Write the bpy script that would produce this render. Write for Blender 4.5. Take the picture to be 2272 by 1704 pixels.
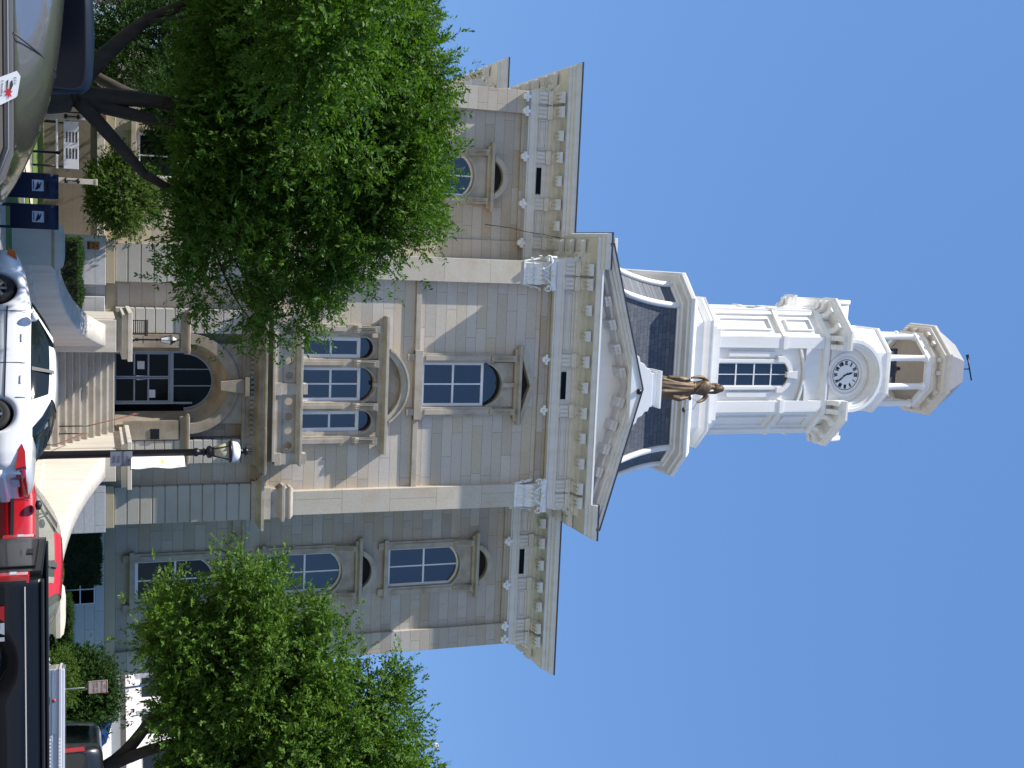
import bpy, bmesh, math, random
import numpy as np
from mathutils import Vector, Matrix
random.seed(7); np.random.seed(7)
R = math.radians
for o in list(bpy.data.objects): bpy.data.objects.remove(o)
scn = bpy.context.scene
COL = scn.collection

# ---------------------------------------------------------------- camera
F_PX = 2550.0; YAW = R(7.0); PITCH = R(20.2)
cam_d = bpy.data.cameras.new('camera'); cam = bpy.data.objects.new('camera', cam_d); COL.objects.link(cam)
fw = Vector((math.sin(YAW)*math.cos(PITCH), math.cos(YAW)*math.cos(PITCH), math.sin(PITCH)))
rt = Vector((math.cos(YAW), -math.sin(YAW), 0)); up = rt.cross(fw)
M = Matrix.Identity(4)
for i in range(3):
    M[i][0] = up[i]; M[i][1] = -rt[i]; M[i][2] = -fw[i]        # the photograph was taken with the camera on its side
M.translation = Vector((-5.78, -48.0, 2.05))
cam.matrix_world = M
cam_d.sensor_fit = 'HORIZONTAL'; cam_d.sensor_width = 36.0; cam_d.lens = F_PX/2272*36.0
cam_d.clip_start = 0.1; cam_d.clip_end = 3000
scn.camera = cam

# ---------------------------------------------------------------- world, sun, exposure
SUN = Vector((3.1, 1.0, -4.5)).normalized()       # direction the light travels
el = math.asin(-SUN.z); az = math.atan2(-SUN.x, -SUN.y)
w = bpy.data.worlds.new('World'); scn.world = w; w.use_nodes = True
nt = w.node_tree; bg = nt.nodes['Background']
sky = nt.nodes.new('ShaderNodeTexSky'); sky.sky_type = 'NISHITA'; sky.sun_disc = False
sky.sun_elevation = el; sky.sun_rotation = az; sky.altitude = 300; sky.air_density = 1.0; sky.dust_density = 0.35; sky.ozone_density = 2.6
mxs = nt.nodes.new('ShaderNodeMix'); mxs.data_type = 'RGBA'; mxs.inputs[0].default_value = 0.55; mxs.inputs[7].default_value = (1.15, 2.75, 6.4, 1)
nt.links.new(sky.outputs[0], mxs.inputs[6]); nt.links.new(mxs.outputs[2], bg.inputs[0])
bg.inputs[1].default_value = 0.098
sd = bpy.data.lights.new('sun', 'SUN'); sd.energy = 5.0; sd.angle = R(0.53); sd.color = (1.0, 0.95, 0.87)
so = bpy.data.objects.new('sun', sd); COL.objects.link(so)
so.rotation_euler = SUN.to_track_quat('-Z', 'Y').to_euler(); so.location = (-30, -10, 60)
scn.view_settings.view_transform = 'Standard'; scn.view_settings.look = 'None'
scn.view_settings.exposure = 0.55; scn.view_settings.gamma = 1.0
scn.render.engine = 'CYCLES'
try:
    scn.cycles.max_bounces = 6; scn.cycles.transparent_max_bounces = 8
except Exception: pass

# ---------------------------------------------------------------- materials
def newmat(name):
    m = bpy.data.materials.new(name); m.use_nodes = True
    t = m.node_tree; return m, t, t.nodes['Principled BSDF']
def N(t, kind, **kw):
    n = t.nodes.new(kind)
    for k, v in kw.items():
        if k in n.inputs: n.inputs[k].default_value = v
        else: setattr(n, k, v)
    return n
def c4(c): return (c[0], c[1], c[2], 1)
def plain(name, col, rough=0.6, metal=0.0, var=0.12, scale=3.0, bump=0.0, coat=0.0, spec=0.5):
    m, t, p = newmat(name)
    g = N(t, 'ShaderNodeNewGeometry'); n = N(t, 'ShaderNodeTexNoise', Scale=scale, Detail=5.0)
    t.links.new(g.outputs['Position'], n.inputs['Vector'])
    mx = N(t, 'ShaderNodeMix', data_type='RGBA')
    mx.inputs[6].default_value = c4([x*(1-var) for x in col]); mx.inputs[7].default_value = c4([min(1, x*(1+var)) for x in col])
    t.links.new(n.outputs['Fac'], mx.inputs[0]); t.links.new(mx.outputs[2], p.inputs['Base Color'])
    p.inputs['Roughness'].default_value = rough; p.inputs['Metallic'].default_value = metal
    p.inputs['Specular IOR Level'].default_value = spec
    if coat: p.inputs['Coat Weight'].default_value = coat; p.inputs['Coat Roughness'].default_value = 0.04
    if bump:
        n2 = N(t, 'ShaderNodeTexNoise', Scale=scale*8, Detail=4.0); t.links.new(g.outputs['Position'], n2.inputs['Vector'])
        b = N(t, 'ShaderNodeBump', Strength=bump, Distance=0.02); t.links.new(n2.outputs['Fac'], b.inputs['Height']); t.links.new(b.outputs[0], p.inputs['Normal'])
    return m
def ashlar(name, cols, bw, rh, z0=0.0, mortar=0.008, mcol=(.12, .11, .10), stain=(.30, .21, .11), stain_amt=0.45, bump=0.35, xoff=0.0, rough=0.8):
    """coursed stone on vertical walls: blocks laid in x+y by z, each block its own tone, rust-coloured weathering"""
    m, t, p = newmat(name)
    g = N(t, 'ShaderNodeNewGeometry'); s = N(t, 'ShaderNodeSeparateXYZ'); t.links.new(g.outputs['Position'], s.inputs[0])
    a = N(t, 'ShaderNodeMath', operation='ADD'); t.links.new(s.outputs[0], a.inputs[0]); t.links.new(s.outputs[1], a.inputs[1])
    a2 = N(t, 'ShaderNodeMath', operation='ADD'); t.links.new(a.outputs[0], a2.inputs[0]); a2.inputs[1].default_value = 100+xoff
    zz = N(t, 'ShaderNodeMath', operation='SUBTRACT'); t.links.new(s.outputs[2], zz.inputs[0]); zz.inputs[1].default_value = z0 - rh*4
    c = N(t, 'ShaderNodeCombineXYZ'); t.links.new(a2.outputs[0], c.inputs[0]); t.links.new(zz.outputs[0], c.inputs[1])
    br = N(t, 'ShaderNodeTexBrick'); br.offset = 0.37; br.offset_frequency = 2; br.squash = 0.7; br.squash_frequency = 3
    br.inputs['Scale'].default_value = 1; br.inputs['Brick Width'].default_value = bw; br.inputs['Row Height'].default_value = rh
    br.inputs['Mortar Size'].default_value = mortar; br.inputs['Mortar Smooth'].default_value = 0.3
    br.inputs['Color1'].default_value = (0, 0, 0, 1); br.inputs['Color2'].default_value = (1, 1, 1, 1); br.inputs['Mortar'].default_value = (0.5, .5, .5, 1)
    t.links.new(c.outputs[0], br.inputs['Vector'])
    rp = N(t, 'ShaderNodeValToRGB'); rp.color_ramp.interpolation = 'LINEAR'
    el_ = rp.color_ramp.elements; el_[0].position = 0; el_[0].color = c4(cols[0]); el_[1].position = 1; el_[1].color = c4(cols[-1])
    for i, cc in enumerate(cols[1:-1]):
        e = el_.new((i+1)/(len(cols)-1)); e.color = c4(cc)
    t.links.new(br.outputs['Color'], rp.inputs[0])
    nz = N(t, 'ShaderNodeTexNoise', Scale=0.55, Detail=8.0, Roughness=0.65); t.links.new(g.outputs['Position'], nz.inputs['Vector'])
    r2 = N(t, 'ShaderNodeValToRGB'); r2.color_ramp.elements[0].position = .5; r2.color_ramp.elements[1].position = .78
    r2.color_ramp.elements[0].color = (0, 0, 0, 1); r2.color_ramp.elements[1].color = (stain_amt,)*3+(1,)
    t.links.new(nz.outputs['Fac'], r2.inputs[0])
    mx = N(t, 'ShaderNodeMix', data_type='RGBA'); t.links.new(r2.outputs[0], mx.inputs[0]); t.links.new(rp.outputs[0], mx.inputs[6]); mx.inputs[7].default_value = c4(stain)
    nf = N(t, 'ShaderNodeTexNoise', Scale=9.0, Detail=6.0); t.links.new(g.outputs['Position'], nf.inputs['Vector'])
    mf = N(t, 'ShaderNodeMapRange'); mf.inputs[3].default_value = .86; mf.inputs[4].default_value = 1.12; t.links.new(nf.outputs['Fac'], mf.inputs[0])
    vm = N(t, 'ShaderNodeVectorMath', operation='SCALE'); t.links.new(mx.outputs[2], vm.inputs[0]); t.links.new(mf.outputs[0], vm.inputs[3])
    m3 = N(t, 'ShaderNodeMix', data_type='RGBA'); t.links.new(br.outputs['Fac'], m3.inputs[0]); t.links.new(vm.outputs[0], m3.inputs[6]); m3.inputs[7].default_value = c4(mcol)
    t.links.new(m3.outputs[2], p.inputs['Base Color']); p.inputs['Roughness'].default_value = rough
    iv = N(t, 'ShaderNodeMath', operation='MULTIPLY_ADD'); iv.inputs[1].default_value = -1; t.links.new(br.outputs['Fac'], iv.inputs[0])
    t.links.new(nf.outputs['Fac'], iv.inputs[2])
    b = N(t, 'ShaderNodeBump', Strength=bump, Distance=0.012); t.links.new(iv.outputs[0], b.inputs['Height']); t.links.new(b.outputs[0], p.inputs['Normal'])
    return m
def stained(name, col, stain, amt=0.5, streak=True, rough=0.6, scale=0.7, bump=0.1):
    """painted or dressed trim with vertical dirt streaks"""
    m, t, p = newmat(name)
    g = N(t, 'ShaderNodeNewGeometry'); mp = N(t, 'ShaderNodeMapping'); t.links.new(g.outputs['Position'], mp.inputs[0])
    mp.inputs['Scale'].default_value = (3.0, 3.0, 0.5) if streak else (1, 1, 1)
    n = N(t, 'ShaderNodeTexNoise', Scale=scale, Detail=7.0, Roughness=0.6); t.links.new(mp.outputs[0], n.inputs['Vector'])
    r = N(t, 'ShaderNodeValToRGB'); r.color_ramp.elements[0].position = .42; r.color_ramp.elements[1].position = .75
    r.color_ramp.elements[0].color = (0, 0, 0, 1); r.color_ramp.elements[1].color = (amt,)*3+(1,)
    t.links.new(n.outputs['Fac'], r.inputs[0])
    mx = N(t, 'ShaderNodeMix', data_type='RGBA'); t.links.new(r.outputs[0], mx.inputs[0]); mx.inputs[6].default_value = c4(col); mx.inputs[7].default_value = c4(stain)
    t.links.new(mx.outputs[2], p.inputs['Base Color']); p.inputs['Roughness'].default_value = rough
    n2 = N(t, 'ShaderNodeTexNoise', Scale=14.0, Detail=4.0); t.links.new(g.outputs['Position'], n2.inputs['Vector'])
    b = N(t, 'ShaderNodeBump', Strength=bump, Distance=0.02); t.links.new(n2.outputs['Fac'], b.inputs['Height']); t.links.new(b.outputs[0], p.inputs['Normal'])
    return m
def leafmat(name, dark, lite, gloss=0.35):
    m, t, p = newmat(name)
    g = N(t, 'ShaderNodeNewGeometry'); n = N(t, 'ShaderNodeTexNoise', Scale=0.8, Detail=2.0); t.links.new(g.outputs['Position'], n.inputs['Vector'])
    a = N(t, 'ShaderNodeMath', operation='MULTIPLY_ADD'); a.inputs[1].default_value = .45; t.links.new(g.outputs['Random Per Island'], a.inputs[0])
    s = N(t, 'ShaderNodeMath', operation='MULTIPLY'); s.inputs[1].default_value = .55; t.links.new(n.outputs['Fac'], s.inputs[0]); t.links.new(s.outputs[0], a.inputs[2])
    mx = N(t, 'ShaderNodeMix', data_type='RGBA'); t.links.new(a.outputs[0], mx.inputs[0]); mx.inputs[6].default_value = c4(dark); mx.inputs[7].default_value = c4(lite)
    t.links.new(mx.outputs[2], p.inputs['Base Color']); p.inputs['Roughness'].default_value = 0.55; p.inputs['Specular IOR Level'].default_value = gloss*.6
    tr = N(t, 'ShaderNodeBsdfTranslucent'); hv = N(t, 'ShaderNodeHueSaturation'); hv.inputs['Value'].default_value = 1.5; hv.inputs['Saturation'].default_value = 1.1
    t.links.new(mx.outputs[2], hv.inputs['Color']); t.links.new(hv.outputs[0], tr.inputs[0])
    ms = N(t, 'ShaderNodeMixShader'); ms.inputs[0].default_value = .32; t.links.new(p.outputs[0], ms.inputs[1]); t.links.new(tr.outputs[0], ms.inputs[2])
    t.links.new(ms.outputs[0], t.nodes['Material Output'].inputs[0]); return m
def glassmat(name, col=(.012, .018, .03), rough=0.03, ior=1.9):
    m, t, p = newmat(name)
    p.inputs['Base Color'].default_value = c4(col); p.inputs['Roughness'].default_value = rough; p.inputs['IOR'].default_value = ior
    g = N(t, 'ShaderNodeNewGeometry'); n = N(t, 'ShaderNodeTexNoise', Scale=0.7, Detail=1.0); t.links.new(g.outputs['Position'], n.inputs['Vector'])
    b = N(t, 'ShaderNodeBump', Strength=0.12, Distance=0.05); t.links.new(n.outputs['Fac'], b.inputs['Height']); t.links.new(b.outputs[0], p.inputs['Normal'])
    return m

ST = [(.42, .38, .325), (.55, .485, .415), (.48, .41, .325), (.57, .50, .415), (.52, .435, .32), (.52, .475, .425), (.58, .51, .435)]
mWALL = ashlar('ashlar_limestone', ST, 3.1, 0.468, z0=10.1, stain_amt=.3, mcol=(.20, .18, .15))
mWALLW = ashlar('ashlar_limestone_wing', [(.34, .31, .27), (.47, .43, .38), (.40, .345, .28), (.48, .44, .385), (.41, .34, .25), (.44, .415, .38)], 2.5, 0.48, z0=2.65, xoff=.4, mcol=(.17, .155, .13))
mPOD = ashlar('podium_limestone', [(.48, .49, .52), (.56, .56, .58), (.50, .51, .54), (.54, .55, .58)], 1.9, 0.40, z0=2.66, stain=(.36, .36, .36), stain_amt=.3, mortar=.006)
mPIL = ashlar('pilaster_limestone', [(.48, .43, .35), (.54, .49, .41), (.50, .45, .38)], 9.0, 2.1, z0=10.1, stain=(.42, .30, .15), stain_amt=.5, mortar=.006)
mBLK = stained('rusticated_limestone', (.42, .40, .36), (.34, .29, .21), .6, streak=False, rough=.85, scale=.9, bump=.2)
mTRIM = stained('weathered_trim_stone', (.43, .385, .32), (.24, .18, .11), .7, streak=False, rough=.85, scale=1.6, bump=.25)
mTRIMD = stained('shade_darkened_weathered_stone', (.28, .24, .185), (.12, .085, .045), .85, streak=False, rough=.9, scale=1.2, bump=.3)  # brown weathering, darkened further for the shade under the balcony
mSTAIR = stained('worn_stair_stone', (.48, .45, .40), (.27, .23, .17), .6, streak=False, rough=.85, scale=1.3, bump=.2)
mPARCH = stained('pale_concrete', (.56, .52, .455), (.40, .36, .30), .8, streak=True, rough=.85, scale=.8, bump=.15)
mCORN = stained('cream_cornice_paint', (.67, .655, .63), (.50, .465, .41), .5, rough=.55, scale=.8, bump=.06)
mCAP = stained('white_capital_paint', (.80, .81, .82), (.58, .53, .44), .5, streak=False, rough=.5, scale=3.0, bump=.05)
mTOWER = stained('white_tower_paint', (.79, .785, .765), (.60, .57, .50), .45, rough=.5, scale=.45, bump=.04)
mWHITE = plain('white_window_paint', (.78, .79, .80), .45, var=.04)
mSLATE = ashlar('blue_grey_slate', [(.055, .068, .09), (.085, .098, .125), (.065, .08, .105), (.11, .12, .14)], .42, .23, z0=25, mortar=.012, mcol=(.03, .03, .045), stain=(.2, .2, .2), stain_amt=.15, bump=.8, rough=.6)
mGLASS = glassmat('window_glass')
mGLASSL = glassmat('low_window_glass', (.008, .010, .014), .05, 1.38)
mGLASSD = glassmat('door_glass', (.004, .005, .006), .06, 1.22)
mBLACK = plain('black_metal', (.012, .012, .014), .35, .3, .1)
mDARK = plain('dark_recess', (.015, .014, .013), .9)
mALU = plain('grey_aluminium', (.22, .25, .28), .4, .5, .1)
mBRONZE = plain('bronze_patina', (.12, .078, .042), .55, .35, .4, 5.0, bump=.1)
mROOF = plain('dark_roof_edge', (.03, .035, .045), .6)
mASPH = plain('asphalt', (.05, .05, .052), .9, var=.25, scale=2.0, bump=.3)
mKERB = plain('kerb_concrete', (.36, .35, .33), .85, var=.12, scale=2.0, bump=.2)
mPAVE = plain('pavement_concrete', (.42, .39, .35), .85, var=.12, scale=1.3, bump=.2)
mPLAZA = plain('tan_paving', (.60, .50, .42), .85, var=.06, scale=1.3, bump=.1)
mGRASS = plain('lawn_green', (.09, .16, .03), .9, var=.35, scale=6.0, bump=.8)
mLEAF = leafmat('ash_leaves', (.020, .060, .008), (.115, .22, .024))
mLEAF2 = leafmat('pear_leaves', (.020, .058, .010), (.14, .25, .032))
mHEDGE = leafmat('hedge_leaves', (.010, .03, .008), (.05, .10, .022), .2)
mBUSH = leafmat('yellow_green_leaves', (.03, .07, .012), (.13, .20, .04), .2)
mBARK = stained('dark_bark', (.035, .027, .020), (.07, .055, .04), .8, rough=.9, scale=2.0, bump=.6)
mRUST = plain('rusty_iron', (.17, .05, .03), .7, var=.3, scale=9)
mRUB = plain('tyre_rubber', (.013, .013, .013), .8)
mCHROME = plain('chrome', (.75, .75, .76), .12, 1.0, .03)
mALLOY = plain('alloy_wheel', (.55, .56, .57), .3, .9, .05)
mREDL = plain('red_lens', (.40, .008, .012), .12, 0, .2, 6.0, coat=1.0)
mORANGE = plain('orange_lens', (.75, .16, .02), .2)
mPLATE = plain('licence_plate', (.45, .5, .55), .4)
mPLAST = plain('black_trim', (.015, .015, .017), .5)
mINT = plain('car_interior', (.10, .10, .105), .8)
def paint(name, col, metal=0.0, rough=.3): return plain(name, col, rough, metal, .03, 1.0, coat=1.0)

# ---------------------------------------------------------------- mesh helpers
class MB:
    def __init__(s): s.v = []; s.f = []; s.m = []; s.sm = []
    def add(s, vs, fs, m=0, smooth=False):
        b = len(s.v); s.v += [tuple(p) for p in vs]
        for f in fs: s.f.append([b+i for i in f]); s.m.append(m); s.sm.append(smooth)
    def box(s, x0, x1, y0, y1, z0, z1, m=0, M=None):
        vs = [(x, y, z) for z in (z0, z1) for y in (y0, y1) for x in (x0, x1)]
        if M is not None: vs = [tuple(M @ Vector(p)) for p in vs]
        s.add(vs, [(0, 2, 3, 1), (4, 5, 7, 6), (0, 1, 5, 4), (2, 6, 7, 3), (0, 4, 6, 2), (1, 3, 7, 5)], m)
    def prism(s, poly, y0, y1, m=0, M=None, smooth=False):
        """polygon in x,z (counter-clockwise seen from -y) extruded from y0 (front) to y1"""
        n = len(poly); vs = [(x, y0, z) for x, z in poly]+[(x, y1, z) for x, z in poly]
        if M is not None: vs = [tuple(M @ Vector(p)) for p in vs]
        s.add(vs, [tuple(range(n)), tuple(range(2*n-1, n-1, -1))], m)
        s.add(vs, [(i, i+n, (i+1) % n+n, (i+1) % n) for i in range(n)], m, smooth)
    def plan(s, poly, z0, z1, m=0, poly2=None):
        """polygon in x,y (counter-clockwise from above) extruded z0..z1, optionally to a different top polygon"""
        n = len(poly); q = poly2 or poly
        vs = [(x, y, z0) for x, y in poly]+[(x, y, z1) for x, y in q]
        s.add(vs, [tuple(range(n-1, -1, -1)), tuple(range(n, 2*n))]+[(i, (i+1) % n, (i+1) % n+n, i+n) for i in range(n)], m)
    def strip(s, A, B, m=0, smooth=False, closed=False):
        n = len(A); k = n if closed else n-1
        s.add(list(A)+list(B), [(i, (i+1) % n, (i+1) % n+n, i+n) for i in range(k)], m, smooth)
    def tube(s, pts, rad, n=8, m=0, cap=True):
        pts = [Vector(p) for p in pts]; k = len(pts)
        if not isinstance(rad, (list, tuple)): rad = [rad]*k
        rings = []
        for i, p in enumerate(pts):
            d = (pts[min(i+1, k-1)]-pts[max(i-1, 0)]).normalized()
            a = d.cross(Vector((0, 0, 1)) if abs(d.z) < .9 else Vector((0, 1, 0))).normalized(); b = d.cross(a)
            rings.append([tuple(p+(a*math.cos(2*math.pi*j/n)+b*math.sin(2*math.pi*j/n))*rad[i]) for j in range(n)])
        for i in range(k-1): s.strip(rings[i], rings[i+1], m, True, True)
        if cap: s.add(rings[0], [tuple(range(n-1, -1, -1))], m); s.add(rings[-1], [tuple(range(n))], m)
    def lathe(s, prof, c=(0, 0, 0), n=16, m=0, smooth=True, sq=None):
        """profile (r,z) turned round a vertical axis"""
        rings = []
        for r, z in prof:
            rings.append([(c[0]+r*math.cos(2*math.pi*(j+.5)/n), c[1]+r*math.sin(2*math.pi*(j+.5)/n), c[2]+z) for j in range(n)])
        for i in range(len(prof)-1): s.strip(rings[i], rings[i+1], m, smooth, True)
        s.add(rings[0], [tuple(range(n-1, -1, -1))], m); s.add(rings[-1], [tuple(range(n))], m)
    def sweep(s, path, prof, closed=False, m=0):
        """profile (out,z) swept along a plan path, mitred; outward is to the right of the direction of travel"""
        P = [Vector((p[0], p[1])) for p in path]; n = len(P); offs = []
        for i in range(n):
            a = P[i]-P[i-1] if (i > 0 or closed) else P[1]-P[0]
            b = P[(i+1) % n]-P[i] if (i < n-1 or closed) else a
            if i == 0 and not closed: a = b
            na = Vector((a.y, -a.x)).normalized(); nb = Vector((b.y, -b.x)).normalized()
            h = na+nb; offs.append(h/max(.25, (h.length_squared/2)))
        lines = [[(P[i].x+offs[i].x*o, P[i].y+offs[i].y*o, z) for i in range(n)] for o, z in prof]
        for j in range(len(prof)-1): s.strip(lines[j], lines[j+1], m, False, closed)
        if not closed:
            k = len(prof)
            s.add([lines[j][0] for j in range(k)], [tuple(range(k-1, -1, -1))], m); s.add([lines[j][-1] for j in range(k)], [tuple(range(k))], m)
    def build(s, name, mats, parent=None, bevel=0.0, loc=None, rot=None, fix=True):
        me = bpy.data.meshes.new(name); me.from_pydata(s.v, [], s.f)
        if not isinstance(mats, (list, tuple)): mats = [mats]
        for mm in mats: me.materials.append(mm)
        me.polygons.foreach_set('material_index', s.m); me.polygons.foreach_set('use_smooth', s.sm)
        if fix:
            bm = bmesh.new(); bm.from_mesh(me); bmesh.ops.remove_doubles(bm, verts=bm.verts, dist=1e-5)
            bmesh.ops.recalc_face_normals(bm, faces=bm.faces); bm.to_mesh(me); bm.free()
        me.update()
        o = bpy.data.objects.new(name, me); COL.objects.link(o)
        if parent: o.parent = parent
        if loc is not None: o.location = loc
        if rot is not None: o.rotation_euler = rot
        if bevel:
            b = o.modifiers.new('bevel', 'BEVEL'); b.width = bevel; b.segments = 2; b.limit_method = 'ANGLE'; b.angle_limit = R(40)
        return o
def tag(o, label, cat, group=None):
    o['label'] = label; o['category'] = cat
    if group: o['group'] = group
    return o
def thing(name, label, cat, loc=(0, 0, 0), rz=0, group=None):
    o = bpy.data.objects.new(name, None); COL.objects.link(o); o.location = loc; o.rotation_euler = (0, 0, rz); o.empty_display_size = .3
    return tag(o, label, cat, group)
def stuff(o): o['kind'] = 'stuff'; return o
def struct(o): o['kind'] = 'structure'; return o
def split_pieces(o, tol=.02):
    me = o.data; nv = len(me.vertices); par = list(range(nv))
    def find(a):
        while par[a] != a: par[a] = par[par[a]]; a = par[a]
        return a
    for p in me.polygons:
        a = find(p.vertices[0])
        for v in p.vertices[1:]: par[find(v)] = a
    isl = {}
    for v in range(nv): isl.setdefault(find(v), []).append(v)
    boxes = []
    for k, vs in isl.items():
        co = np.array([me.vertices[v].co[:] for v in vs]); boxes.append([co.min(0)-tol, co.max(0)+tol, {k}])
    ch = True
    while ch:
        ch = False; out = []
        for b in boxes:
            for c in out:
                if (b[0] <= c[1]).all() and (c[0] <= b[1]).all(): c[0] = np.minimum(b[0], c[0]); c[1] = np.maximum(b[1], c[1]); c[2] |= b[2]; ch = True; break
            else: out.append(b)
        boxes = out
    if len(boxes) < 2 or len(boxes) > 60: return
    lab = {k: i for i, b in enumerate(boxes) for k in b[2]}
    V = np.array([v.co[:] for v in me.vertices]); pl = [(tuple(p.vertices), p.material_index, p.use_smooth) for p in me.polygons]; g_ = [lab[find(p[0][0])] for p in pl]
    for i in range(len(boxes)):
        sel = [p for p, gg in zip(pl, g_) if gg == i]; idx = sorted({v for p in sel for v in p[0]}); mp = {v: n for n, v in enumerate(idx)}
        m2 = bpy.data.meshes.new(o.name); m2.from_pydata([tuple(V[v]) for v in idx], [], [[mp[v] for v in p[0]] for p in sel])
        for mm in me.materials: m2.materials.append(mm)
        m2.polygons.foreach_set('material_index', [p[1] for p in sel]); m2.polygons.foreach_set('use_smooth', [p[2] for p in sel]); m2.update()
        if i == 0: o.data = m2
        else: c = o.copy(); c.data = m2; COL.objects.link(c); c.parent = o.parent
def dup(o, parent=None, loc=None, rot=None):
    c = o.copy(); COL.objects.link(c); c.parent = parent
    if loc is not None: c.location = loc
    if rot is not None: c.rotation_euler = rot
    for ch in [x for x in bpy.data.objects if x.parent == o]: dup(ch, c)
    return c
def text(name, s, size, mat, parent, loc, rot, depth=.004, bold=0.0, align='CENTER'):
    cu = bpy.data.curves.new(name, 'FONT'); cu.body = s; cu.size = size; cu.extrude = depth; cu.align_x = align; cu.align_y = 'CENTER'; cu.offset = bold
    tmp = bpy.data.objects.new(name, cu); COL.objects.link(tmp); dg = bpy.context.evaluated_depsgraph_get(); dg.update()
    me = bpy.data.meshes.new_from_object(tmp.evaluated_get(dg)); bpy.data.objects.remove(tmp)
    me.materials.clear(); me.materials.append(mat)
    o = bpy.data.objects.new(name, me); COL.objects.link(o); o.parent = parent; o.location = loc; o.rotation_euler = rot; return o
def arc(cx, cz, r, a0, a1, n=16): return [(cx+r*math.cos(R(a0+(a1-a0)*i/n)), cz+r*math.sin(R(a0+(a1-a0)*i/n))) for i in range(n+1)]
def segarc(cx, hw, z, rise, n=14):
    """points of a segmental arch from right springing to left"""
    r = (hw*hw+rise*rise)/(2*rise); a = math.asin(hw/r); cz = z+rise-r
    return [(cx+r*math.sin(a-2*a*i/n), cz+r*math.cos(a-2*a*i/n)) for i in range(n+1)]
def ringarc(mb, outer, inner, y0, y1, m=0):
    """band between two curves in x,z, extruded in y"""
    O0 = [(x, y0, z) for x, z in outer]; I0 = [(x, y0, z) for x, z in inner]; O1 = [(x, y1, z) for x, z in outer]; I1 = [(x, y1, z) for x, z in inner]
    mb.strip(I0, O0, m); mb.strip(O1, I1, m); mb.strip(O0, O1, m, True); mb.strip(I1, I0, m, True)
    for k in (0, -1): mb.add([I0[k], O0[k], O1[k], I1[k]], [(0, 1, 2, 3)], m)
def spandrel(mb, x0, x1, ztop, curve, y0, y1, m=0):
    """wall between a curve (right to left) and a level line above it"""
    c = curve; T = [(min(max(x, x0), x1), ztop) for x, z in c]; ringarc(mb, T, c, y0, y1, m)
def holes(mb, x0, x1, z0, z1, y, hs, depth, m=0):
    """wall face at y with rectangular openings (hx0,hx1,hz0,hz1) and their reveals"""
    xs = sorted({x0, x1, *[h[0] for h in hs], *[h[1] for h in hs]}); zs = sorted({z0, z1, *[h[2] for h in hs], *[h[3] for h in hs]})
    for i in range(len(xs)-1):
        for j in range(len(zs)-1):
            cx = (xs[i]+xs[i+1])/2; cz = (zs[j]+zs[j+1])/2
            if any(h[0] < cx < h[1] and h[2] < cz < h[3] for h in hs): continue
            mb.add([(xs[i], y, zs[j]), (xs[i+1], y, zs[j]), (xs[i+1], y, zs[j+1]), (xs[i], y, zs[j+1])], [(0, 1, 2, 3)], m)
    for a, b, c, d in hs:
        q = [(a, c), (b, c), (b, d), (a, d)]
        for k in range(4):
            p, r = q[k], q[(k+1) % 4]; mb.add([(p[0], y, p[1]), (r[0], y, r[1]), (r[0], y+depth, r[1]), (p[0], y+depth, p[1])], [(0, 3, 2, 1)], m)
def oct_plan(cx, cy, W, flat):
    return [(cx-flat, cy-W), (cx+flat, cy-W), (cx+W, cy-flat), (cx+W, cy+flat), (cx+flat, cy+W), (cx-flat, cy+W), (cx-W, cy+flat), (cx-W, cy-flat)]

# ---------------------------------------------------------------- the ground
def gz(x, y):       # gently rising forecourt
    return 0.15+max(0, min(1, (y+20)/14))*0.15
g = MB(); g.add([(-600, -500, -.02), (600, -500, -.02), (600, 1200, -.02), (-600, 1200, -.02)], [(0, 1, 2, 3)])
struct(g.build('ground', mPAVE))
g = MB(); g.add([(-200, -44.5, 0), (200, -44.5, 0), (200, -21.2, 0), (-200, -21.2, 0)], [(0, 1, 2, 3)])
struct(g.build('road', mASPH))
g = MB(); g.box(-200, 200, -21.4, -21.2, -.1, .15); struct(g.build('kerb', mKERB, bevel=.02))
g = MB()
g.add([(-200, -21.2, .15), (200, -21.2, .15), (200, -17.5, .16), (-200, -17.5, .16)], [(0, 1, 2, 3)])
struct(g.build('pavement', mPAVE))
g = MB(); g.box(-200, 200, -58, -44.5, -.1, .14); struct(g.build('near_pavement', mPAVE))
g = MB(); g.add([(-60, -17.5, .164), (60, -17.5, .164), (60, 4.2, .31), (-60, 4.2, .31)], [(0, 1, 2, 3)])
struct(g.build('lawn', mGRASS))
g = MB()       # paved walk beside the stair and the sunny plaza in front of the left wing
g.add([(-3.6, -17.5, .172), (4.2, -17.5, .172), (4.2, -4.0, .298), (-3.6, -4.0, .298)], [(0, 1, 2, 3)])
g.add([(-13, -12.2, .222), (-8.6, -12.2, .222), (-6.2, -6.0, .282), (-13, -6.0, .282)], [(0, 1, 2, 3)])
struct(g.build('path', mPLAZA))
g = MB(); g.box(18, 26, -21.2, 120, -.05, .05); struct(g.build('side_street', mASPH))
g = MB(); g.box(-13, -4.6, -12.4, -12.2, .1, .34); struct(g.build('lawn_edging', mKERB, bevel=.02))
g = MB(); g.box(5.4, 14, -12.4, -12.2, .1, .36); struct(g.build('lawn_edging', mKERB, bevel=.02))

# ---------------------------------------------------------------- courthouse
CX = 0.13
court = thing('courthouse', 'pale stone courthouse with columned cornice, pediment and white clock tower', 'courthouse')
YW = 4.0; XP = 5.5; XW = 13.4          # wing plane, pavilion half width, wing half width
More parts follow.
